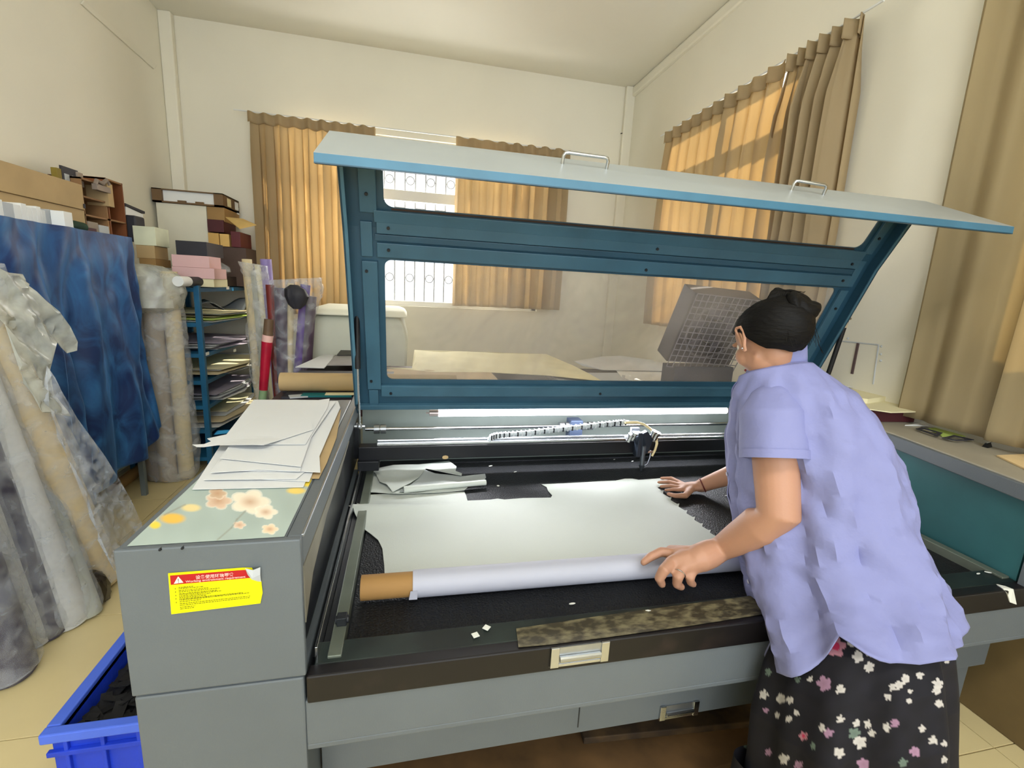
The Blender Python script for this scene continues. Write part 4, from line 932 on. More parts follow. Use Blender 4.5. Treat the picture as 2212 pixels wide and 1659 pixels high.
fb((178, 508), (211, 513), xf, TZ, (195, 492), .09, MAROON, 'maroon_box', 'small maroon box right of the green roll', 'box')
# brown wooden organiser racks
OT = thing('wooden_organiser', 'brown wooden pigeonhole organiser on the draped rack', 'organiser', (xb, X(212, 500, xb).y, TZ))
ya, yb2 = X(187, 500, xb).y, X(239, 510, xb).y; zt = X(212, 395, xb).z; WD = mat('wood_brown', '#8d6a45', .7, var=.2); WDD = mat('wood_dark', '#5a3028', .7, var=.2)
put('back_board', MB().box(xb-.16, xb-.15, ya, yb2, TZ, zt), WDD, OT)
for y in (ya, yb2-.012): put('side_board', MB().box(xb-.15, xb, y, y+.012, TZ, zt), WD, OT)
for f in (0, .34, .66, .97): put('shelf_board', MB().box(xb-.15, xb, ya, yb2, TZ+(zt-TZ)*f, TZ+(zt-TZ)*f+.010), WD, OT)
put('grey_pack', MB().box(xb-.10, xb+.002, ya+.02, (ya+yb2)/2-.003, TZ+.012, TZ+(zt-TZ)*.25), mat('taupe_board', '#95897c', .7), label='taupe pack in the bottom pigeonhole, left', cat='pack')
put('grey_pack', MB().box(xb-.10, xb+.002, (ya+yb2)/2+.003, yb2-.014, TZ+.012, TZ+(zt-TZ)*.22), GREYB, label='grey pack in the bottom pigeonhole, right', cat='pack')
put('metal_clamp', MB().box(xb+.002, xb+.03, X(197, 400, xb).y, X(226, 400, xb).y, X(210, 412, xb).z, X(210, 400, xb).z).tube([(xb+.02, X(197, 390, xb).y, X(197, 398, xb).z), (xb+.02, X(200, 390, xb).y, X(200, 389, xb).z), (xb+.02, X(212, 390, xb).y, X(212, 396, xb).z), (xb+.02, X(222, 390, xb).y, X(222, 389, xb).z), (xb+.02, X(226, 390, xb).y, X(226, 398, xb).z)], .012, 8), mat('taupe_metal', '#8a7d72', .5, .2), label='notched taupe block hooked on the organiser top', cat='block')
fb((239, 470), (251, 475), xb+.02, X(245, 448, xb+.02).z, (245, 400), .12, KRAFT, 'tan_box', 'narrow tan box beside the organiser top', 'box')
O2 = thing('wooden_organiser', 'reddish brown upright box shelf beside the organiser', 'organiser', (xb, X(258, 500, xb).y, TZ))
ya, yb2 = X(240, 500, xb).y, X(273, 510, xb).y+.02; zt = X(250, 395, xb).z+.01
put('back_board', MB().box(xb-.14, xb-.13, ya, yb2, TZ, zt), mat('wood_red', '#7d4a28', .6, var=.15), O2)
for y in (ya+.002, yb2-.012): put('side_board', MB().box(xb-.13, xb, y, y+.010, TZ, zt), mat('wood_red', ''), O2)
for f in (.0, .30, .97): put('shelf_board', MB().box(xb-.13, xb, ya+.002, yb2, TZ+(zt-TZ)*f, TZ+(zt-TZ)*f+.010), WD, O2)
# dark notched boards standing on the upper long carton
D_ = thing('notched_board', 'dark board with two white slots on the upper long carton', 'board', (xb-.05, X(152, 380, xb).y, z2))
ya, yb2 = X(135, 385, xb-.05).y, X(170, 385, xb-.05).y; zt = X(150, 363, xb-.05).z
put('board', MB().box(xb-.06, xb-.05, ya, yb2, z2+.001, zt), CHAR, D_); w_ = (yb2-ya)
for f in (.12, .58): put('slot', MB().box(xb-.0495, xb-.047, ya+w_*f, ya+w_*(f+.27), z2+.001, zt-.04), GREYB, D_)
fb((124, 378), (134, 380), xb-.04, z2+.001, (129, 364), .03, mat('olive_board', '#80702a', .7), 'olive_block', 'small olive block left of the dark notched board', 'block')
fb((170, 395), (182, 398), xb-.04, z2+.001, (176, 374), .05, mat('taupe_board', ''), 'taupe_block', 'small taupe block right of the dark notched board', 'block')
put('black_case', MB().box(xb-.02, xb+.05, X(275, 520, xb).y+.03, X(291, 520, xb).y+.06, TZ, X(283, 466, xb).z), CHAR, label='black upright case at the right end of the draped rack', cat='case', bevel=.012)
cp_ = X(275, 440, xb-.08); 
put('black_tray', MB().prism([X(271, 439, xb), X(313, 457, xb), X(313, 462, xb), X(271, 444, xb)], (-.18, 0, 0)), CHAR, label='thin black tray lid over a white box, right end of the rack', cat='tray')
put('white_tray_box', MB().prism([X(272, 446, xb-.01), X(309, 463, xb-.01), X(309, 472, xb-.01), X(306, 484, xb-.01), X(272, 474, xb-.01)], (-.16, 0, 0)), WHITEB, label='white box under the thin black tray lid', cat='box')

# ------------------------------------------------------------------ blue shelf in the far left corner
BX = -1.45; p0, p1_ = X(428, 620, BX), X(541, 626, BX); BY0, BY1, BZ = p0.y, p1_.y, p0.z
BS = thing('blue_shelf', 'blue metal shelf of leather sheets in the far left corner', 'shelf', (BX-.25, (BY0+BY1)/2, 0))
for y in (BY0+.015, BY1-.015):
    for x in (BX-.015, BX-.53): put('post', MB().box(x-.018, x+.018, y-.018, y+.018, 0, BZ+.01), BSHELF, BS, bevel=.002)
zs = [X(430, p, BX).z for p in (622, 699, 768, 830, 888, 945)] + [.12]
for z in zs: put('shelf_board', MB().box(BX-.55, BX+.002, BY0, BY1, z-.03, z), BSHELF, BS, bevel=.002)
for (a, b_) in ((492, 622), (587-80, 762-5), (448, 764)):
    p = X(a, b_, BX+.003); put('paper_label', MB().box(BX+.002, BX+.004, p.y-.03, p.y+.03, p.z-.012, p.z+.012), WHITEB, BS)
rr = fr(21)
SH = [PAPER, GREYB, CREAMB, WHITEB, mat('beige_leather', '#cdbf9c', .7), mat('lilac_grey_leather', '#9d97a6', .7), mat('lime_sheet', '')]
names = ['second', 'third', 'fourth', 'fifth', 'bottom', 'lowest']
for k, z in enumerate(zs[1:6]):
    for s in range(5):
        z0_ = z+.002+s*.011; m = SH[(k*3+s*2) % 6]
        if k == 0 and s == 1: m = SH[6]
        cy_, ly = (BY0+BY1)/2+rr.uniform(-.1, .1), (BY1-BY0)*rr.uniform(.55, .82); out_ = rr.uniform(.02, .14)
        P_ = [(BX-.45, cy_-ly/2), (BX+out_*.4, cy_-ly/2+rr.uniform(-.02, .04)), (BX+out_, cy_), (BX+out_*.6, cy_+ly/2), (BX-.45, cy_+ly/2)]
        f_ = fill(P_, lambda x, y, z0_=z0_, s=s, k=k: z0_+(.006+.004*s)*(.5+.5*noise.noise(Vector((x*5, y*4, k*9+s)))) - max(0, x-BX)*.25*0, .003, .09)
        col = {PAPER: 'white', GREYB: 'grey', CREAMB: 'cream', WHITEB: 'off-white'}.get(m, 'lime green' if m == SH[6] else 'beige' if m == SH[4] else 'lilac grey')
        put('leather_sheet', f_, m, label='%s leather sheet, %s in the pile on the %s board of the blue shelf' % (col, ['first', 'second', 'third', 'fourth', 'fifth'][s], names[k] if k < 4 else 'lowest'), cat='sheet', group='leather sheets on the blue shelf')
wv = [[Vector((BX-.3+.36*i/8, BY1-.45+.38*j/8, zs[1]+.07+.05*math.sin(i*.7+j*.5)+.03*(j/8))) for i in range(9)] for j in range(9)]
o = put('curled_sheet', MB().loft(wv, closed=False), GREYB, label='curled grey sheet drooping on the second shelf board of the blue shelf', cat='sheet', smooth=True); sd = o.modifiers.new('s', 'SOLIDIFY'); sd.thickness = .003
# boxes on the blue shelf
def sb(pl, pr, top, x, m, name, label, cat, depth=.25, zb=None, rot=0, group=None):
    return fb(pl, pr, x, zb if zb is not None else BZ+.001, top, depth, m, name, label, cat, group)
zP = X(430, 598, BX).z
def yb3(pl, pc, pr, top, y, m, name, label, cat='box', zb=None, group=None, dmax=.35):
    a, b_ = Y(*pl, y), Y(*pc, y); y1 = min(X(*pr, b_.x).y, y+dmax); z0 = zb if zb is not None else b_.z
    return put(name, MB().box(max(a.x, -2.045), b_.x, y, y1, z0, Y(*top, y).z), m, None, label, cat, group, bevel=.002)
ypk = BY0+.08
zq = Y(440, 602, ypk).z
yb3((373, 602), (464, 605), (490, 602), (420, 578), ypk, PINK, 'pink_box', 'lower pink box on the blue shelf', zb=zq, group='pink boxes on the blue shelf')
z_ = Y(420, 578, ypk).z+.001; yb3((372, 576), (453, 580), (478, 578), (420, 552), ypk+.005, PINK, 'pink_box', 'upper pink box on the blue shelf', zb=z_, group='pink boxes on the blue shelf')
z_ = Y(420, 552, ypk+.005).z+.001; yb3((381, 550), (448, 553), (483, 552), (415, 521), ypk+.01, CHAR, 'charcoal_box', 'charcoal box on the upper pink box', zb=z_)
bx_ = Y(373, 602, ypk).x
put('base_carton', MB().box(bx_+.02, Y(464, 605, ypk).x-.01, ypk+.01, ypk+.28, BZ+.001, zq-.001), CREAMB, label='low cream carton under the pink boxes', cat='carton')
ysk = BY0+.02
yb3((311, 600), (341, 603), (368, 601), (330, 577), ysk, GREYB, 'grey_box', 'grey white box at the foot of the carton stack beside the wrapped rolls', zb=BZ+.001)
z_ = Y(330, 577, ysk).z+.001; yb3((302, 575), (338, 578), (370, 577), (330, 559), ysk+.004, KRAFT2, 'tan_carton', 'lower tan carton of the stack left of the pink boxes', 'carton', z_)
z_ = Y(330, 559, ysk+.004).z+.001; yb3((296, 556), (336, 560), (364, 558), (330, 531), ysk+.008, KRAFT, 'tan_carton', 'upper tan carton of the stack left of the pink boxes', 'carton', z_)
z_ = Y(330, 531, ysk+.008).z+.001; yb3((290, 530), (338, 533), (367, 536), (330, 490), ysk+.012, mat('pale_green_board', '#d3d7bd', .7), 'pale_carton', 'pale green white carton on top of the tan cartons', 'carton', z_)
# big pale carton with open tray on top, nearer the corner
xg = -1.72
yg = 4.62; xgr = Y(482, 440, yg).x; xg = xgr
put('large_pale_carton', MB().box(-2.03, Y(449, 500, yg+.02).x, yg+.02, 4.98, BZ+.002, Y(400, 441, yg).z), mat('pale_cream_board', '#d9d6c4', .75, var=.03), label='large pale carton in the corner behind the stacked boxes', cat='carton', bevel=.003)
T = thing('open_tray', 'flat brown carton tray open on its side, topmost in the corner', 'carton', (-1.8, yg, Y(400, 441, yg).z+.002))
BRN = mat('brown_board', '#6e563a', .7, var=.1)
tx0, tx1 = Y(314, 437, yg).x, xgr; tx0 = max(tx0, -2.045); tzb = Y(400, 441, yg).z+.002; tzt_ = Y(400, 411, yg).z; tyb = min(5.02, X(531, 440, xgr).y)
put('tray_frame', MB().box(tx0, tx1, yg, tyb, tzb, tzb+.012).box(tx0, tx1, yg, tyb, tzt_-.008, tzt_).box(tx0, tx0+.07, yg, tyb, tzb, tzt_).box(tx1-.07, tx1, yg, tyb, tzb, tzt_), BRN, T)
put('inner_board', MB().box(tx0+.06, tx1-.06, yg+.03, tyb-.02, tzb+.01, tzt_-.006), WHITEB, T)
for f in (.35, .6): put('tab', MB().box(tx0+(tx1-tx0)*f, tx0+(tx1-tx0)*f+.06, yg-.001, yg+.02, tzb+.012, tzb+.025), BRN, T)
for f in (.25, .72): put('shipping_label', MB().box(tx1, tx1+.002, yg+(tyb-yg)*f, yg+(tyb-yg)*(f+.22), tzb+.02, tzt_-.02), WHITEB if f > .5 else CREAMB, T)
put('brown_carton', MB().box(Y(449, 500, yg+.02).x+.004, xgr-.002, yg+.02, tyb, tzb-(tzt_-tzb)-.01, tzb-.003), KRAFT2, label='brown carton under the open tray, at its right end', cat='carton', bevel=.002)
p = X(514, 456, xgr); put('shipping_label', MB().box(xgr-.0019, xgr, p.y-.03, p.y+.03, p.z-.03, p.z+.03), WHITEB, label='white label stuck on the brown carton under the open tray', cat='label')
xg = xgr-.02
yo = lambda px, py, d=.02: Y(px, py, yg+d)
def fy(pl, pr, top, d, m, name, label, cat, zb=None, dep=.3):
    a, b_ = yo(*pl, d), yo(*pr, d); zt = yo(*top, d).z; return put(name, MB().box(a.x, b_.x, yg+d, min(yg+d+dep, 5.0), zb if zb is not None else a.z, zt), m, label=label, cat=cat, bevel=.002)
put('manila_folder', MB().prism([yo(487, 470), yo(518, 495, -.12), yo(554, 487, -.12), yo(525, 474)], (0, 0, .006)), mat('manila', '#cfae6c', .7), label='manila folder sticking out below the brown carton', cat='folder')
zc1 = yo(460, 531).z; zc2 = yo(460, 500).z
put('carton_support', MB().box(Y(449, 500, yg+.02).x+.004, yo(531, 540).x, yg+.02, 4.98, BZ+.002, zc1-.002), mat('umber_board', '#5a4a44', .8), label='dark carton carrying the ochre and maroon boxes', cat='carton')  # board of one dull dark brown
fy((451, 531), (474, 531), (460, 503), .0, mat('ochre_board', '#cda45e', .7), 'ochre_box', 'small ochre box under the dark maroon box', 'box', zc1)
fy((476, 533), (496, 533), (480, 505), .0, mat('ochre_light', '#dcb56c', .7), 'ochre_box', 'second small ochre box, right of the first', 'box', zc1)
fy((449, 500), (484, 500), (460, 474), .0, MAROON, 'maroon_box', 'dark maroon box on the ochre boxes under the brown carton', 'box', yo(480, 503, 0).z+.004)
fy((500, 531), (520, 531), (505, 500), .0, mat('maroon_film', '#5e2028', .4), 'maroon_box', 'upright maroon box at the right end below the manila folder', 'box', zc1)
# odds and ends along the shelf front
for i, (a, b_, m, nm, lab) in enumerate(((395, 415, WHITEB, 'short_roll', 'short cream roll at the left front of the blue shelf top'), (416, 440, CHAR, 'short_roll', 'short black roll end on the blue shelf top'), (455, 478, WHITEB, 'short_roll', 'short white roll end on the blue shelf top'))):
    pa, pb2 = X(a, 606, BX+.0), X(b_, 606, BX+.0); put(nm, MB().tube([Vector((BX-.03, pa.y, BZ+.037)), Vector((BX-.03, pb2.y, BZ+.037))], .034, 18), m, label=lab, cat='roll', group='short rolls on the blue shelf', smooth=True)
put('dark_box', MB().box(BX-.12, BX-.01, X(483, 612, BX).y, X(530, 612, BX).y, BZ+.001, X(505, 598, BX).z), mat('dark_brown_box', '#2b2220', .6), label='dark brown box at the right front of the blue shelf top', cat='box', bevel=.003)
FILM = film_mat('wrinkled_clear_film', '#e2e9f2', 0, .12, 14, .03, .40)
FILM2 = film_mat('sheen_clear_film', '#dcdfe2', 0, .15, 10, .08, .52)  # milky patches in the films are mixed in for plastic sheen
def wrinkle(rings, amp, sc, seed):
    amp *= .8; rings = [[p + (p-sum(r, Vector())/len(r)).normalized()*amp*.55*(1-2*abs(noise.noise(Vector((p.x*sc*3.1, p.y*sc*3.1, p.z*sc*1.3+seed))))) for p in r] for r in rings]
    return [[p + (p-sum(r, Vector())/len(r)).normalized()*amp*noise.noise(Vector((p.x*sc, p.y*sc, p.z*sc*.55+seed))) * (1+.6*noise.noise(p*sc*2.5)) for p in r] for r in rings]
def bagring(c, rx, ry, n=36, a=0): return [Vector(c)+Vector((math.cos(2*math.pi*j/n)*rx, math.sin(2*math.pi*j/n)*ry, 0)) for j in range(n)]
bg_ = wrinkle([bagring((BX-.05, X(462, 545, BX).y, z), r1, r1*1.5) for z, r1 in ((zq+.002, .05), (zq+.03, .09), (zq+.07, .08), (zq+.10, .03))], .03, 16, 2)
bg_ = [[p+Vector((0, .16, .03)) for p in r] for r in bg_]
put('plastic_bag', MB().loft(bg_), FILM, label='crumpled clear bag right of the charcoal box', cat='bag', smooth=True)

# ------------------------------------------------------------------ leather rolls wrapped in clear plastic
def upright(name, label, c, hgt, rolls, fr_, film, seed, lean=(0, 0), top_tie=True, group='plastic wrapped roll bundles'):
    """bundle: wrap film + rolls; c is the floor point"""
    t = thing(name, label, 'roll bundle', c, group); c = Vector(c)
    for (dx, dy, r, h, m, l) in rolls:
        a = c+Vector((dx, dy, .01)); put('leather_roll_core', MB().tube([a, a+Vector((lean[0], lean[1], h))], r, 20), m, t, label=l, smooth=True)
    prof = [(0, .80), (.03, 1), (.15, 1.03), (.35, .98), (.55, 1.05), (.75, 1.0), (.88, .95), (.95, .85), (.98, .95), (1.0, .8)]
    rg = []
    for i in range(45):
        f = i/44; k = 0
        while k < len(prof)-2 and prof[k+1][0] < f: k += 1
        s = prof[k][1]+(prof[k+1][1]-prof[k][1])*(f-prof[k][0])/(prof[k+1][0]-prof[k][0])
        rg.append(bagring(c+Vector((lean[0]*f, lean[1]*f, .005+hgt*f)), fr_[0]*s, fr_[1]*s, 44))
    put('film_wrap', MB().loft(wrinkle(rg, .032, 6, seed)), film, t, smooth=True)
    return t
c_ = Z(372, 1032, 0); h_ = X(360, 592, c_.x).z
TP = mat('taupe_leather', '#a2937f', .6, var=.12, stretch=(1, 1, .2)); CR_ = mat('cream_leather', '#d5c59b', .55, var=.08); DK = mat('mauve_leather', '#8b7f78', .6, var=.1)
upright('wrapped_roll_bundle', 'tall bundle of taupe and cream rolls in clear plastic left of the blue shelf', (c_.x, c_.y, 0), h_+.0,
        [(-.09, -.02, .055, h_-.10, DK, 'mauve grey roll'), (.0, -.05, .055, h_-.05, TP, 'taupe roll'), (.10, .0, .050, h_+.01, CR_, 'cream roll'), (.02, .08, .05, h_-.06, TP, None)], (.175, .12), FILM2, 3)
# near leaning rolls
def leaner(label, bot, top_px, topx, r, m, film, seed, extra=.018, topadd=.0, dark=False):
    b_ = Z(*bot, 0); tpt = X(*top_px, topx); d = (tpt-b_).normalized(); b_ = b_ + Vector((0, 0, r*math.sqrt(max(0, 1-d.z*d.z))+.004))
    tpt = tpt + d*topadd
    t = thing('wrapped_leather_roll', label, 'leather roll', (b_.x, b_.y, 0), 'leather rolls leaning on the draped rack')
    put('leather', MB().tube([b_, tpt], r, 28), m, t, smooth=True)
    n = 30; rg = []
    up = Vector((0, 0, 1)); a1 = d.cross(up).normalized(); a2 = a1.cross(d)
    for i in range(n+1):
        p = b_.lerp(tpt, -.0+1.03*i/n); s = r+extra*(1+.3*math.sin(i*1.3+seed))
        if i == 0: s = r*.9
        rg.append([p+(a1*math.cos(2*math.pi*j/40)+a2*math.sin(2*math.pi*j/40))*s for j in range(40)])
    put('film_wrap', MB().loft(wrinkle(rg, extra*.6, 9, seed)), film, t, smooth=True)
    return t, b_, tpt, d
CRL = mat('cream_roll_leather', '#e0cb9c', .5, var=.05); WHL = mat('white_roll_leather', '#d3d5d3', .5, var=.03); DGL = mat('slate_roll_leather', '#484556', .45, var=.25, scale=4); GRL = mat('grey_green_leather', '#a9ab9c', .6, var=.06)
tD, bD, topD, dD = leaner('cream roll in loose clear plastic, leaning nearest the velvet drape', (215, 1262), (-20, 760), -1.45, .088, CRL, FILM, 1, .022, .25)
leaner('white roll in plastic with slate lower wrap, second from the cream roll', (150, 1345), (0, 985), -1.42, .072, WHL, FILM, 5, .014, .6)
leaner('slate and white roll in clear plastic, third from the cream roll', (104, 1372), (-20, 1055), -1.42, .060, DGL, FILM, 6, .012, .6)
leaner('slim white roll between the slate rolls at the left edge', (82, 1390), (-20, 1130), -1.42, .040, WHL, FILM, 8, .010, .6)
leaner('dark slate roll in clear plastic, leftmost and nearest', (25, 1460), (-60, 1240), -1.38, .075, DGL, FILM, 7, .016, .6)
leaner('pale grey green roll behind the cream roll', (195, 1330), (30, 905), -1.50, .045, GRL, FILM, 12, .010, .3)
# loose crumpled film at the top of the cream roll and beside it
def crumple(name, pts, x0_, x1_, m, parent, amp, sc, label=None, th=.0008):
    P_ = [X(a, b_, x0_+(x1_-x0_)*i/len(pts)*0 + (x0_ if b_ < 900 else x1_)*0) for i, (a, b_) in enumerate(pts)]
    zt_, zb_ = max(p.z for p in P_), min(p.z for p in P_)
    mb = fill([(p.y, p.z) for p in P_], lambda y, z: 0, th, .014)
    def fx(y, z):
        t = (zt_-z)/(zt_-zb_)
        n1 = 1-2*abs(noise.noise(Vector((y*sc+z*sc*.8, z*sc*.5, 3)))); n2 = 1-2*abs(noise.noise(Vector((y*sc*2.7, z*sc*1.9-y*sc, 9))))
        return x0_+(x1_-x0_)*t + amp*(n1*.7+n2*.35+.6*noise.noise(Vector((y*4, z*3, 1))))
    mb.v = [Vector((fx(v.x, v.y)+v.z, v.x, v.y)) for v in mb.v]
    return put(name, mb, m, parent, smooth=True, label=label)
crumple('loose_film', [(-40, 572), (0, 588), (42, 592), (52, 615), (70, 645), (100, 672), (128, 705), (146, 738), (151, 757), (142, 763), (118, 750), (98, 738), (88, 748), (82, 800), (100, 850), (128, 900), (70, 890), (20, 800), (-15, 700), (-60, 640)], -1.36, -1.34, MATS['milky_film'] if 'milky_film' in MATS else film_mat('milky_film', '#d6d9cf', 0, .25, 7, .25, .75), tD, .035, 9, 'milky loose end of the plastic bag')
crumple('film_skirt', [(84, 790), (108, 840), (150, 905), (205, 985), (258, 1075), (286, 1135), (270, 1180), (248, 1238), (215, 1235), (185, 1150), (130, 990), (90, 880)], -1.33, -1.30, FILM, tD, .03, 10)
# dark crumpled bag foot behind the rolls
c = Z(195, 1312, .0)
rg = wrinkle([bagring((c.x-.03, c.y+.03, z), r1, r1*.8, 36) for z, r1 in ((.002, .07), (.02, .085), (.07, .085), (.12, .07), (.15, .03))], .03, 22, 3)
put('dark_bag', MB().loft(rg), mat('brown_film', '#2c241c', .25, var=.4, scale=20, coat=.5), label='dark brown crumpled plastic at the foot of the leaning rolls', cat='bag', smooth=True)
# tube on the floor under the rack
a, b_ = Z(245, 1058, .035), Z(312, 1008, .035)
put('kraft_tube', MB().tube([a+Vector((0, 0, 0.006)), b_+Vector((0, 0, .006))], .038, 20), KRAFT2, label='brown cardboard tube on the floor under the velvet drape', cat='tube roll', smooth=True)

# corner bundles right of the blue shelf
def poleroll(name, label, px_b, px_t, y, r, m, cat='leather roll', parent=None, t_y=None, rb=None):
    a = Y(*px_b, y); b_ = Y(*px_t, t_y or y)
    return put(name, MB().tube([a, b_], [rb or r, r], 18), m, parent, label, None if parent else cat, smooth=True)
ycn = 4.0
def bundle(label, pts_l, pts_r, y, film, seed, kids, group='plastic wrapped roll bundles'):
    n = len(pts_l); base = Y((pts_l[-1][0]+pts_r[-1][0])/2, pts_l[-1][1], y); t = thing('wrapped_roll_bundle', label, 'roll bundle', (base.x, y, 0), group)
    rg = []
    for i in range(40):
        f = i/39*(n-1); k = min(n-2, int(f)); g = f-k
        a = Y(pts_l[k][0]*(1-g)+pts_l[k+1][0]*g, pts_l[k][1]*(1-g)+pts_l[k+1][1]*g, y); b_ = Y(pts_r[k][0]*(1-g)+pts_r[k+1][0]*g, pts_r[k][1]*(1-g)+pts_r[k+1][1]*g, y)
        c = (a+b_)/2; h = (b_-a)/2
        rg.append([c+h*math.cos(2*math.pi*j/36)+Vector((0, .11, 0))*math.sin(2*math.pi*j/36) for j in range(36)])
    # continue down to the floor
    c = sum(rg[-1], Vector())/36
    for z in (c.z*.66, c.z*.33, .01): rg.append([Vector((c.x+(p.x-c.x)*.95, p.y, z)) for p in rg[-1]])
    put('film_wrap', MB().loft(wrinkle(rg, .035, 7, seed)), film, t, smooth=True)
    for (pb_, pt_, r, m, l) in kids:
        a, b2 = Y(*pb_, y), Y(*pt_, y); a = a + (a-b2).normalized()*max(0, (a.z-.01)/max(.1, (b2-a).normalized().z))
        put('leather_roll_core', MB().tube([a, b2], r, 18), m, t, label=l, smooth=True)
    return t
bundle('bundle of cream and lilac rolls in milky plastic right of the blue shelf', [(520, 565), (535, 600), (548, 680), (535, 720), (545, 800), (560, 870)], [(580, 575), (590, 640), (592, 700), (575, 760), (570, 810), (580, 870)], 4.05, FILM2, 4,
       [((560, 860), (533, 560), .035, CR_, 'cream roll'), ((572, 860), (547, 585), .028, GRL, None), ((585, 800), (558, 572), .028, CREAMB, 'cream white roll'), ((592, 760), (574, 560), .04, mat('lilac_leather', '#8f7fb8', .5), 'lilac roll')])
BDL2 = bundle('bundle of purple, cream and mauve rolls in clear plastic beside the white chest', [(585, 605), (590, 640), (594, 700), (592, 760), (598, 800), (600, 850)], [(690, 600), (694, 640), (672, 700), (668, 740), (665, 790), (662, 850)], 3.85, FILM, 9,
       [((600, 850), (583, 615), .030, mat('brick_leather', '#7a2f2a', .5, var=.2), 'brick red roll'), ((626, 850), (628, 612), .022, CR_, 'cream core'), ((612, 850), (606, 622), .045, mat('plum_leather', '#4d3c50', .45, var=.3, scale=9), 'plum roll'), ((641, 850), (660, 615), .036, PURPLE, 'purple roll'), ((658, 850), (672, 640), .040, mat('plum_leather', ''), None)])
rd = thing('red_roll', 'crimson roll with pink top and green foot in front of the wrapped bundles', 'leather roll', Y(567, 862, 3.6))
a, b_, c, d = Y(566, 870, 3.6), Y(569, 842, 3.6), Y(577, 738, 3.6), Y(579, 724, 3.6); tt = Y(581, 690, 3.6)
RRm = .036
put('crimson_leather', MB().tube([b_, c], [.028, RRm], 20), mat('crimson', '#b81838', .4, var=.2, scale=12), rd, smooth=True)
put('pink_cap', MB().tube([c, d], [RRm, RRm], 20), mat('pale_pink', '#eec0b8', .5), rd, smooth=True)
put('green_foot', MB().tube([a+(a-b_).normalized()*max(0, a.z-.02)*1.0, a, b_], [.026, .026, .026], 20), mat('sage', '#8fae84', .5), rd, smooth=True)
put('brown_top', MB().tube([d, tt], [.033, .030], 20), mat('brown_top', '#6a5440', .5, var=.3), rd, smooth=True)
put('black_cloth_wad', MB().loft(wrinkle([bagring(Y(638, 640, 3.66)+Vector((0, 0, z)), r1, r1*.6, 24) for z, r1 in ((-.09, .01), (-.06, .04), (.0, .075), (.05, .06), (.08, .01))], .03, 14, 5)), CHAR, BDL2, label='dark wad of cloth', smooth=True)

hb = wrinkle([bagring((c_.x-.02, c_.y-.06, h_-.02+z), r1*1.1, r1*.8, 40) for z, r1 in ((-.24, .10), (-.20, .165), (-.10, .185), (-.05, .17), (.0, .19), (.04, .13), (.07, .08), (.08, .02))], .06, 13, 6)
put('film_hood', MB().loft(hb), MATS['milky_film'], bpy.data.objects['wrapped_roll_bundle'], smooth=True, label='crumpled milky hood of plastic')

# ------------------------------------------------------------------ the woman
PW = thing('person', 'woman in lavender short-sleeved shirt and dark floral skirt leaning over the machine bed', 'person', (.98, .62, 0))
def skin_mat():
    m = mat('skin', '#ab8068', .5, var=.05, scale=5, spec=.35, bump=.04, bscale=180)
    b = m.node_tree.nodes['Principled BSDF']; b.inputs['Subsurface Weight'].default_value = .12; b.inputs['Subsurface Radius'].default_value = (.02, .008, .004)
    b.inputs['Subsurface Scale'].default_value = .5
    return m
SKIN = skin_mat()
def remeshed(name, mb, vox, m, parent, sm=6, fac=.5, **k):
    o = put(name, mb, m, parent, **k)
    r = o.modifiers.new('r', 'REMESH'); r.mode = 'VOXEL'; r.voxel_size = vox
    s = o.modifiers.new('s', 'SMOOTH'); s.iterations = sm; s.factor = fac
    dg = bpy.context.evaluated_depsgraph_get(); me = bpy.data.meshes.new_from_object(o.evaluated_get(dg))
    o.modifiers.clear(); old = o.data; o.data = me; bpy.data.meshes.remove(old)
    if not me.materials: me.materials.append(m)
    for p in me.polygons: p.use_smooth = True
    return o
# head frame
hc_ = Y(1657, 727, 1.10)
az = R(-3); fdir = Vector((math.sin(az), math.cos(az), 0)); pitch = R(-34)
rdir_ = Vector((fdir.y, -fdir.x, 0)); ff = (fdir*math.cos(pitch)+Vector((0, 0, 1))*math.sin(pitch)).normalized(); fu_ = rdir_.cross(ff).normalized()
HM = Matrix((rdir_, ff, fu_)).transposed()           # columns: right, forward, up
def HP(x, y, z): return hc_ + HM @ Vector((x, y, z))
body = MB()
# skull, face, jaw, neck
body.sphere(HP(0, -.012, .018), (.075, .094, .078), 28, 18, HM)
body.sphere(HP(0, .030, -.035), (.058, .060, .072), 24, 16, HM)
body.sphere(HP(0, .045, -.088), (.030, .032, .026), 16, 10, HM)      # chin
for s in (-1, 1):
    body.sphere(HP(.038*s, .055, -.035), (.026, .026, .028), 14, 10, HM)      # cheeks
    body.tube([HP(.046*s, .012, -.056), HP(.026*s, .052, -.086)], [.012, .013], 12, round_end=True)   # jaw line
    body.sphere(HP(.030*s, .078, .012), (.020, .010, .007), 10, 8, HM)        # brow
body.tube([HP(0, .088, .002), HP(0, .102, -.028)], [.007, .012], 10, round_end=True)      # nose
for s in (-1, 1): body.sphere(HP(.010*s, .096, -.032), (.007, .008, .006), 8, 6, HM)
body.sphere(HP(0, .088, -.056), (.020, .008, .005), 10, 6, HM); body.sphere(HP(0, .086, -.064), (.016, .008, .006), 10, 6, HM)
shL = Y(1668, 872, 1.03); shR = shL + Vector((.88, .47, -.06)).normalized()*.33
nk = (shL+shR)/2
nb = Y(1688, 832, 1.125)
body.tube([HP(0, -.005, -.045), HP(0, .010, -.085).lerp(nb, .35), nb, nb.lerp(nk, .85)], [.046, .041, .040, .042], 20, round_end=True)
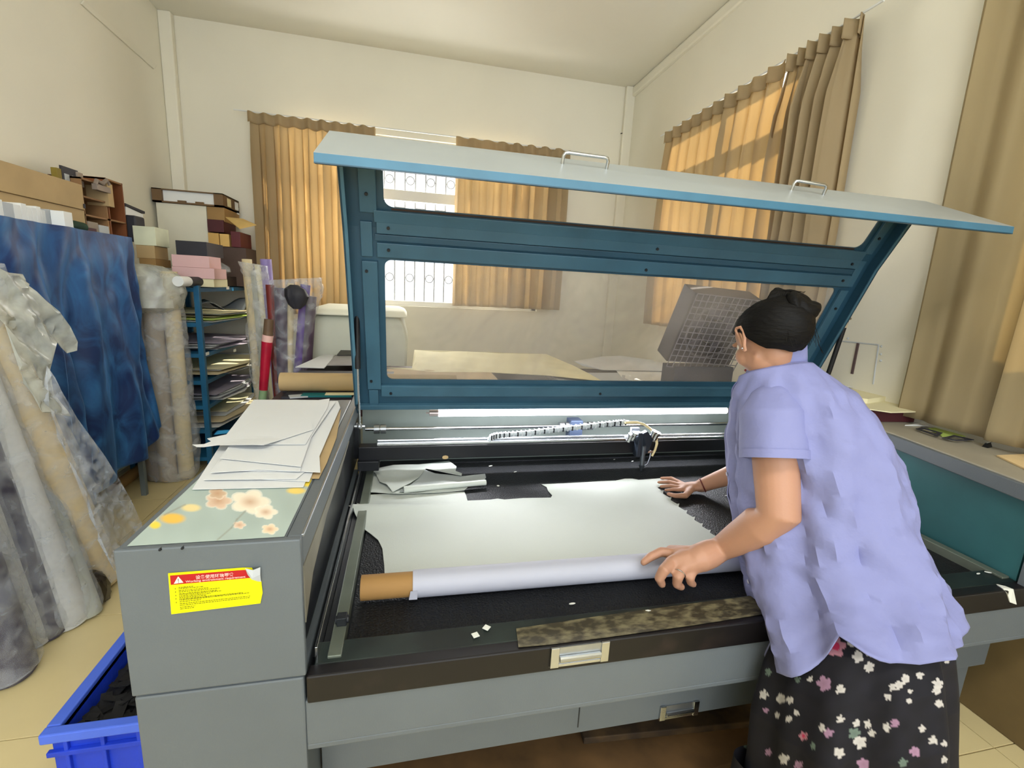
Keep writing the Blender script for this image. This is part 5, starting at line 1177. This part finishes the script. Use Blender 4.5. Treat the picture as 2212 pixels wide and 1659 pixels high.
# trunk
hipL, hipR = Y(1840, 1395, .66), None
hipc = (Y(1652, 1360, .93)+Y(2050, 1310, .72))/2; hax = Vector((.80, .60, 0)); hipc = hipc+Vector((.02, .04, -.02)); hipL = hipc-hax*.08; hipR = hipc+hax*.08
def lc(a, b, ya_, yb_): return (Y(*a, ya_)+Y(*b, yb_))/2
chest = lc((1582, 930), (1888, 905), 1.16, .935); waist = lc((1600, 1140), (1968, 1110), 1.07, .835)
body.tube([nk+Vector((.01, .02, -.09)), chest, waist, hipc, hipc+Vector((0, 0, -.08))], [.07, .095, .08, .07, .07], 24, round_end=True)
body.tube([shL, nk+Vector((0, 0, -.03)), shR], [.050, .045, .050], 16, round_end=True)
# legs (inside the skirt) and feet
for h, kx in ((hipL, -.01), (hipR, .02)):
    kn = Vector((h.x+kx, h.y+.06, .42)); an = Vector((h.x+kx*2, h.y-.02, .08))
    body.tube([h, h.lerp(kn, .5), kn, kn.lerp(an, .4), an], [.072, .068, .052, .050, .034], 18, round_end=True)
    body.tube([an+Vector((0, 0, -.035)), an+Vector((-.06, .08, -.05)), an+Vector((-.10, .14, -.058))], [.036, .030, .020], 14, round_end=True)
# left arm, gripping the roll
elL = Y(1682, 1112, .93); wrL = Z(1556, 1186, .80)
body.tube([shL, shL.lerp(elL, .45), elL, elL.lerp(wrL, .28), elL.lerp(wrL, .7), wrL], [.056, .057, .052, .052, .042, .033], 22, round_end=True)
rz = .66
def roll_near(px, py, z): return Z(px, py, z)
kI, kM, kR_, kP = Z(1456, 1196, .772), Z(1452, 1213, .770), Z(1474, 1226, .764), Z(1496, 1230, .760)
pc = Z(1510, 1206, .785)
body.tube([wrL, wrL.lerp(pc, .5), pc], [.033, .039, .039], 18, round_end=True)
for k_ in (kI, kM, kR_, kP): body.tube([pc.lerp(wrL, .25), pc.lerp(k_, .5), k_], [.029, .029, .0185], 12, round_end=True)
body.tube([kI, Z(1428, 1192, .772), Z(1405, 1203, .760), Z(1390, 1215, .744)], [.0165, .0145, .0130, .0102], 12, round_end=True)
body.tube([kM, Z(1434, 1232, .762), Z(1424, 1250, .735), Z(1430, 1262, .715)], [.0172, .0160, .0142, .0115], 12, round_end=True)
body.tube([kR_, Z(1464, 1247, .748), Z(1462, 1262, .722), Z(1472, 1268, .708)], [.0168, .0152, .0135, .0108], 12, round_end=True)
body.tube([kP, Z(1490, 1249, .742), Z(1492, 1258, .725), Z(1498, 1262, .715)], [.0150, .0135, .0120, .0098], 12, round_end=True)
tb_ = pc + Vector((0, .03, -.01)); rb = cen((pc-ca_).dot(rdir)-.04)
body.tube([pc.lerp(wrL, .5)+Vector((0, .012, -.005)), rb+rn*.046+Vector((.05, 0, .022)), rb+rn*.048+Vector((.02, 0, .0))+Vector((-.01, 0, -.012))], [.020, .0125, .0095], 12, round_end=True)
# right arm, palm flat on the leather
wrR = Z(1512, 1050, .695); elR = wrR + Vector((.20, -.14, .115)); 
elR = Y(1618, 1012, 1.62)
body.tube([shR, shR.lerp(elR, .5), elR, elR.lerp(wrR, .4), wrR], [.052, .050, .044, .040, .028], 20, round_end=True)
pR = Z(1483, 1052, .690)
body.tube([wrR, wrR.lerp(pR, .5), pR], [.028, .032, .029], 18, round_end=True, flat=.62)
def zf(px, py, z=.678): return Z(px, py, z)
for ks, r0 in ((((1468, 1042), (1450, 1033), (1429, 1033)), .0095), (((1468, 1048), (1447, 1041), (1423, 1042)), .0100), (((1467, 1053), (1448, 1049.5), (1428, 1051)), .0095), (((1470, 1058), (1454, 1057), (1438, 1059)), .0088)):
    P_ = [zf(*ks[0], .688), zf(*ks[1], .686), zf(*ks[2], .676)]
    body.tube([pR, P_[0]], [.020, .012], 10, round_end=True, flat=.8); body.tube(P_, [r0*1.1, r0, r0*.8], 10, round_end=True)
body.tube([wrR.lerp(pR, .5), zf(1480, 1071, .682), zf(1458, 1071, .680), zf(1444, 1067, .677)], [.018, .0135, .0105, .0085], 12, round_end=True)
bo = remeshed('body', body, .0042, SKIN, PW, 5, .5)
# nails
NAIL = mat('nail', '#e8c0aa', .3)
for c in (Z(1393, 1211, .752), Z(1427, 1256, .730), Z(1464, 1260, .728)):
    pass
# eyes, ear
put('eye', MB().sphere(HP(-.031, .064, .000), .0125, 14, 10), mat('eye_white', '#ece6e0', .2), PW, smooth=True)
put('eye', MB().sphere(HP(.031, .064, .000), .0125, 14, 10), mat('eye_white', ''), PW, smooth=True)
for s in (-1, 1): put('iris', MB().sphere(HP(.031*s, .0725, -.003), (.0052, .0052, .0052), 10, 8), mat('iris_dark', '#22150f', .2), PW, smooth=True)
put('lips', MB().sphere(HP(0, .0935, -.060), (.019, .005, .006), 12, 8, HM), mat('lips', '#b0605a', .4), PW, smooth=True)
for s in (-1, 1):
    ec = HP(.077*s, .006, -.008)
    pr_ = [(0, .034), (.014, .030), (.020, .015), (.017, -.004), (.008, -.020), (.000, -.032), (-.006, -.030), (-.004, -.010), (-.006, .014), (-.004, .030)]
    rim = [ec + HM @ Vector((s*(.010 if i not in (5, 6, 7, 8) else .004), -y, z)) for i, (y, z) in enumerate(pr_)]
    mb = MB().tube(rim+[rim[0]], [.0042]*len(rim)+[.0042], 8)
    mb.prism([ec + HM @ Vector((s*.003, -y*.9, z*.95)) for y, z in pr_], HM @ Vector((s*.003, 0, 0)))
    mb.tube([ec + HM @ Vector((s*.009, -.008, .014)), ec + HM @ Vector((s*.010, -.010, .0)), ec + HM @ Vector((s*.007, -.004, -.012))], .003, 6)
    mb.sphere(ec + HM @ Vector((s*.006, .001, -.028)), (.004, .006, .008), 10, 8, HM)
    put('ear', mb, SKIN, PW, smooth=True)
    put('earring', MB().sphere(ec + HM @ Vector((s*.011, .001, -.026)), .0028, 8, 6), STEEL, PW, smooth=True)
# hair: cap, bun and loose strands
HAIR = mat('black_hair', '#060505', .62, var=.5, scale=22, spec=.18, bump=.35, bscale=45, stretch=(1, 1, 3))
hm = MB()
def hairpt(th, ph):
    d = Vector((math.sin(th)*math.sin(ph), math.sin(th)*math.cos(ph), math.cos(th)))
    r = Vector((d.x*.090, d.y*.112-.020, d.z*.086+.006)); r *= 1+.018*noise.noise(d*7)+.010*noise.noise(d*19)
    return HP(*r)
rows = []
for i in range(27):
    row = []
    for j in range(48):
        ph = 2*math.pi*j/48; c = math.cos(ph)            # ph = 0 is the face
        lim = 1.15 if c > .75 else 1.15+(.75-c)*.62 if c > .15 else 1.52+(.15-c)*2.4 if c > -.2 else 2.36+(-.2-c)*.55
        th = .02+(lim-.02)*i/26
        row.append(hairpt(th, ph))
    rows.append(row)
hm.loft(rows, cap=False)
inner = [[HP(*((HM.transposed() @ (p-hc_))*.90)) for p in r] for r in rows]
hm.loft(inner[::-1], cap=False)
n_ = len(rows[0])
hm.loft([rows[-1], inner[-1]], cap=False)
ho = put('hair', hm, HAIR, PW, smooth=True)
bc = Y(1714, 664, 1.05)
bun = []
for k in range(5):
    a = k*1.25; pts = []
    for i in range(15):
        t = i/14*2*math.pi*.8+a; r = .030+.012*math.sin(k*2+i*.4)
        pts.append(bc + HM @ Vector((math.cos(t)*r, -.016+.020*math.sin(k*1.7+i*.3), math.sin(t)*r)))
    bun.append(pts)
mb = MB().sphere(bc, (.044, .042, .036), 20, 14, HM)
for pts in bun: mb.tube(pts, [.010]+[.0145]*13+[.008], 10, round_end=True)
mb.tube([HP(0, -.05, .075), bc], [.045, .032], 16)
rm_ = remeshed('hair_bun', mb, .004, HAIR, PW, 2, .5)
rr = fr(4); sm = MB()
for i in range(26):
    b0 = Y(1728+rr.uniform(-10, 14), 680+rr.uniform(-10, 12), 1.10); sm.tube([b0, b0+Vector((rr.uniform(0, .02), 0, rr.uniform(-.03, -.005))), b0+Vector((rr.uniform(.0, .025), 0, rr.uniform(-.045, -.02)))], .0007, 4)
for i in range(16):
    b0 = HP(rr.uniform(-.05, .05), -.105, -.03+rr.uniform(-.02, .02)); sm.tube([b0, b0+Vector((.01, -.005, -.025)), b0+Vector((.02+rr.uniform(-.01, .01), -.01, -.05))], .0007, 4)
for i in range(20):
    b0 = bc+Vector((rr.uniform(-.06, .03), 0, .028)); sm.tube([b0, b0+Vector((rr.uniform(-.01, .01), 0, .012)), b0+Vector((rr.uniform(-.03, .01), 0, .014))], .0007, 4)
put('hair_strands', sm, HAIR, PW, kind='stuff')

# shirt
SHIRT = mat('lavender_cotton', '#7b7fac', .75, var=.03, scale=4, bump=.75, bscale=12)
levels = [  # left px, right px, y left, y right, half thickness
    ((1600, 812), (1752, 790), 1.12, 1.06, .074),
    ((1591, 838), (1790, 820), 1.14, 1.03, .105),
    ((1584, 872), (1840, 852), 1.16, .985, .135),
    ((1580, 930), (1888, 905), 1.16, .935, .150),
    ((1581, 1000), (1927, 968), 1.14, .895, .155),
    ((1588, 1070), (1950, 1040), 1.11, .865, .155),
    ((1600, 1140), (1968, 1110), 1.07, .835, .152),
    ((1618, 1210), (1985, 1175), 1.03, .80, .150),
    ((1636, 1290), (2022, 1250), .98, .76, .168),
    ((1652, 1360), (2050, 1310), .93, .72, .184),
    ((1663, 1424), (2068, 1360), .885, .69, .198)]
NL = 72
def shirt_ring(i, f):
    a, b = levels[i], levels[min(i+1, len(levels)-1)]
    mixv = lambda u, v: u*(1-f)+v*f
    L = Y(mixv(a[0][0], b[0][0]), mixv(a[0][1], b[0][1]), mixv(a[2], b[2])); Rr = Y(mixv(a[1][0], b[1][0]), mixv(a[1][1], b[1][1]), mixv(a[3], b[3]))
    return L, Rr, mixv(a[4], b[4])
spine = (Y(1860, 1380, .78)-Y(1680, 800, 1.08)).normalized()
rows = []; NR = 74
for q in range(NR+1):
    g = q/NR*(len(levels)-1); i = min(len(levels)-2, int(g)); f = g-i
    L, Rr, th = shirt_ring(i, f); c = (L+Rr)/2; a = (L-Rr)/2
    nrm = a.cross(spine).normalized(); nrm = nrm if nrm.y > 0 else -nrm
    v = q/NR; row = []
    for j in range(NL):
        t = 2*math.pi*j/NL
        p = c + a*math.cos(t) - nrm*th*math.sin(t)            # sin > 0: side seam towards the camera
        w_ = 1.0 if v > .25 else v/.25
        p += (p-c).normalized()*( .012*math.sin(t*7+v*4+2*noise.noise(p*5)) *v*w_ + .018*noise.noise(Vector((t*2.2, v*3.5, 3)))*w_ + .034*(.30-abs(noise.noise(Vector((t*3.6+v*2.6, v*1.3, 8+t*.5)))))*w_ + .013*(.4-abs(noise.noise(Vector((p.x*16+p.z*9, p.y*16, p.z*6)))))*w_ + .006*noise.noise(p*26)*w_)
        # diagonal drag folds from the armpit to the waist
        s_ = math.sin(t)
        if s_ > .1: 
            u = math.cos(t); dgl = u*.9+v*1.6
            p += -nrm*(-1)*(-1)*(.014*math.exp(-((dgl-.62)*6)**2) - .012*math.exp(-((dgl-.78)*8)**2)+.010*math.exp(-((dgl-.95)*8)**2))*w_*s_
        # seam crease at the side
        cr = math.exp(-((t-1.42+.10*(v-.5))*7)**2)
        p += nrm*cr*.014*w_*(v > .3)
        row.append(p)
    rows.append(row)
# shirt-tail hem: lift the last rings near the side seams
for q in range(NR-22, NR+1):
    k = (q-(NR-22))/22
    for j in range(NL):
        t = 2*math.pi*j/NL
        lift = .0
        d = min(abs(t-1.42), abs(t-4.7)); lift = math.exp(-d/.33)*.095 + .016*math.sin(t*6)*.3
        p = rows[q][j]; rows[q][j] = p - spine*lift*k
so_ = put('shirt', MB().loft(rows, cap=False), SHIRT, PW, smooth=True, label='lavender short-sleeved shirt')
sd = so_.modifiers.new('s', 'SOLIDIFY'); sd.thickness = .003; sd.offset = 1
# yoke closing the shoulders
yk = MB(); r0 = rows[0]; cc_ = sum(r0, Vector())/NL
yk.loft([r0, [p.lerp(cc_, .22)+Vector((0, 0, .012)) for p in r0], [p.lerp(cc_, .40)+Vector((0, 0, .014)) for p in r0]], cap=False)
put('yoke', yk, SHIRT, so_, smooth=True)
# collar
colr = []
for k, (gr, dz) in enumerate(((1.12, -.012), (1.06, .022), (.98, .055), (.92, .058), (.90, .025))):
    colr.append([cc_.lerp(p, .78*gr)+Vector((0, 0, dz)) for p in r0])
co_ = put('collar', MB().loft(colr, cap=False), SHIRT, so_, smooth=True); co_.modifiers.new('s', 'SOLIDIFY').thickness = .002
# placket and buttons at the front edge
pk = MB(); prow = []
for q in range(4, NR+1):
    p = rows[q][0]; d = (rows[q][1]-rows[q][NL-1]).normalized(); o_ = (p-sum(rows[q], Vector())/NL).normalized()
    prow.append([p-d*.016+o_*.005, p+d*.016+o_*.005, p+d*.016+o_*.002, p-d*.016+o_*.002])
put('placket', MB().loft(prow), SHIRT, so_, smooth=False)
for q in (16, 28, 40, 52, 64):
    p = prow[q][0].lerp(prow[q][1], .5); o_ = (prow[q][0]-prow[q][3]).normalized()
    put('button', MB().cyl(p, p+o_*.004, .006, n=10), mat('button', '#c9cbe6', .3), so_)
# sleeves
def sleeve(sh, cuff, el, r0_, r1_, seed):
    n = 40; ax = (cuff-sh); rg = []
    for i in range(22):
        f = i/21; c = sh.lerp(cuff, f); r = r0_*(1-f)+r1_*f
        if f < .2: r *= .80+.2*(f/.2)
        d = (el-sh).normalized(); a1 = d.cross(Vector((0, 1, 0))).normalized(); a2 = a1.cross(d).normalized()
        rg.append([c+(a1*math.cos(2*math.pi*j/n)+a2*math.sin(2*math.pi*j/n))*r*(1+.05*noise.noise(Vector((j/n*6, f*2, seed)))*1.5+.03*math.sin(2*math.pi*j/n*3+f*3)) for j in range(n)])
    c0 = sum(rg[0], Vector())/n
    cap_ = [[c0.lerp(p, k)+(sh-cuff).normalized()*z for p in rg[0]] for k, z in ((.1, .050), (.45, .045), (.78, .026))]
    o = put('sleeve', MB().loft(cap_+rg, cap=False), SHIRT, so_, smooth=True); s = o.modifiers.new('s', 'SOLIDIFY'); s.thickness = .003
    e = rg[-1]; e2 = [p-(cuff-sh).normalized()*.022+(p-c).normalized()*.003 for p in e]; e3 = [p+(p-c).normalized()*.003 for p in e]
    put('sleeve_hem', MB().loft([e2, e3, e], cap=False), SHIRT, o if False else so_, smooth=True)
    return o
sleeve(Y(1668, 868, 1.025), Y(1672, 990, .965), Y(1680, 1100, .93), .078, .080, 1)
sleeve(shR, shR.lerp(elR, .62), elR, .074, .076, 2)

# skirt with printed flowers
FLW = [(1806,1397,24,3),(1810,1365,9,0),(1843,1388,13,0),(1880,1409,11,0),(1853,1419,14,0),(1878,1441,13,0),(1917,1408,9,0),(1934,1387,7,0),(2009,1409,10,0),(1780,1477,18,1),(1816,1489,11,0),(1687,1509,12,0),(1706,1512,9,0),(1650,1500,11,0),(1679,1545,7,0),(1704,1553,8,0),(1956,1467,11,0),(1942,1480,11,0),(1928,1484,10,0),(1987,1459,9,0),(1967,1494,6,0),(1918,1506,9,0),(1964,1514,7,0),(2026,1477,13,0),(2024,1492,11,0),(2029,1520,10,0),(1816,1553,9,0),(1850,1562,9,0),(1875,1565,9,0),(1846,1585,14,2),(1858,1604,16,0),(1883,1584,9,0),(1934,1562,11,1),(1915,1571,9,0),(1992,1574,9,0),(2016,1599,11,0),(1775,1572,10,0),(1790,1584,12,1),(1736,1590,11,3),(1693,1639,13,0),(1725,1654,11,1),(1813,1626,13,0),(1864,1651,15,1),(1976,1624,13,1),(2040,1607,8,0),(2040,1642,8,0),(1952,1648,11,2),(1722,1468,8,2),(1660,1452,9,2),(1756,1612,8,2),(2047,1400,6,0),(2046,1428,7,0),(1750,1467,7,0),(1720,1540,7,0),(1655,1535,7,1),(1660,1625,9,1),(1712,1425,6,0)]
sk_lv = [((1720, 1262), (1985, 1250), .90, .77, .115), ((1690, 1340), (2018, 1325), .87, .715, .140), ((1658, 1425), (2048, 1400), .87, .67, .160), ((1638, 1520), (2052, 1500), .86, .65, .18), ((1630, 1620), (2050, 1600), .855, .64, .185), ((1612, 1720), (2052, 1700), .855, .63, .19)]
rows = []; NS = 420
lv = []
for (l, r, yl, yr_, th) in sk_lv: lv.append((Y(*l, yl), Y(*r, yr_), th))
Lb, Rb = lv[-1][0].copy(), lv[-1][1].copy(); 
for z in (.30, .22, .14): lv.append((Vector((Lb.x-.02, Lb.y+.01, z)), Vector((Rb.x+.02, Rb.y-.01, z)), .20))
vs, cs = [], []; NV = 250; nj = NS
BASE = np.array(rgb('#100f17')[:3]); pal = [np.array(rgb(h)[:3]) for h in ('#b3aea9', '#93728a', '#5f6e64', '#a3707c')]
rr = fr(17)
FLP = []
def flower_colour(px, py, t, v):
    c = BASE*(1+.5*noise.noise(Vector((px*.03, py*.03, 2))))
    for (x, y, r, k) in FLW:
        dx, dy = px-x, py-y
        if abs(dx) > r or abs(dy) > r: continue
        d = math.hypot(dx, dy); a = math.atan2(dy, dx)+x
        e = r*(.58+.36*abs(math.cos(a*2.5)))*(1+.3*noise.noise(Vector((x, a, 0))))
        if d < e:
            c = pal[k]*(.8+.2*d/e)
            if k == 3 and d < r*.35: c = np.array(rgb('#a8284a')[:3])
    return c
back = []
for i in range(170): back.append((rr.uniform(3.3, 6.2), rr.uniform(0, 1), rr.uniform(.02, .05), rr.randrange(4)))
for q in range(NV+1):
    g = q/NV*(len(lv)-1); i = min(len(lv)-2, int(g)); f = g-i
    L = lv[i][0].lerp(lv[i+1][0], f); Rr = lv[i][1].lerp(lv[i+1][1], f); th = lv[i][2]*(1-f)+lv[i+1][2]*f
    c = (L+Rr)/2; a = (L-Rr)/2; nrm = a.cross(Vector((0, 0, -1))).normalized(); nrm = nrm if nrm.y > 0 else -nrm; v = q/NV
    for j in range(nj):
        t = 2*math.pi*j/nj; p = c + a*math.cos(t) - nrm*th*math.sin(t)
        p += (p-c).normalized()*(.008+.012*v)*(math.sin(t*6+1.2)+.6*math.sin(t*11+v*2))*min(1, v*3)
        vs.append(p)
        if 0 <= t < 3.4:
            x_, y_ = w2p(p); col = flower_colour(x_, y_, t, v)
        else:
            col = BASE
            for (tt_, vv_, r_, k) in back:
                if math.hypot(t-tt_, (v-vv_)*2.0) < r_: col = pal[k]
        cs.append(list(col)+[1])
mb = MB().add(vs, [(q*nj+j, q*nj+(j+1) % nj, (q+1)*nj+(j+1) % nj, (q+1)*nj+j) for q in range(NV) for j in range(nj)])
put('skirt', mb, vcol_mat('floral_skirt_cloth', .8), PW, smooth=True, cols=cs, label='long black skirt with small white and pink flowers')
for h, kx in ((hipL, -.01), (hipR, .02)):
    an = Vector((h.x+kx*2, h.y-.02, .08))
    put('shoe', MB().tube([an+Vector((.01, -.03, -.048)), an+Vector((-.03, .04, -.052)), an+Vector((-.10, .14, -.058)), an+Vector((-.12, .17, -.062))], [.038, .042, .036, .014], 16, round_end=True, flat=.7), RUBBER, PW, smooth=True)
# bracelet, ring
d = (elR-wrR).normalized(); a1 = d.cross(Vector((0, 0, 1))).normalized(); a2 = a1.cross(d); wc = wrR + d*.012
put('bracelet', MB().tube([wc+(a1*math.cos(2*math.pi*i/24)+a2*math.sin(2*math.pi*i/24))*.0305 for i in range(25)], .0026, 8), mat('bracelet_red', '#5c1f1c', .5), PW, label='thin dark red cord bracelet', smooth=True)
fc_ = kR_.lerp(Z(1464, 1247, .748), .62); d = (Z(1464, 1247, .748)-kR_).normalized(); a1 = d.cross(Vector((0, 1, .3))).normalized(); a2 = a1.cross(d)
put('finger_ring', MB().tube([fc_+(a1*math.cos(2*math.pi*i/20)+a2*math.sin(2*math.pi*i/20))*.0166 for i in range(21)], .0014, 6), STEEL, PW, label='silver ring on the left hand', smooth=True)
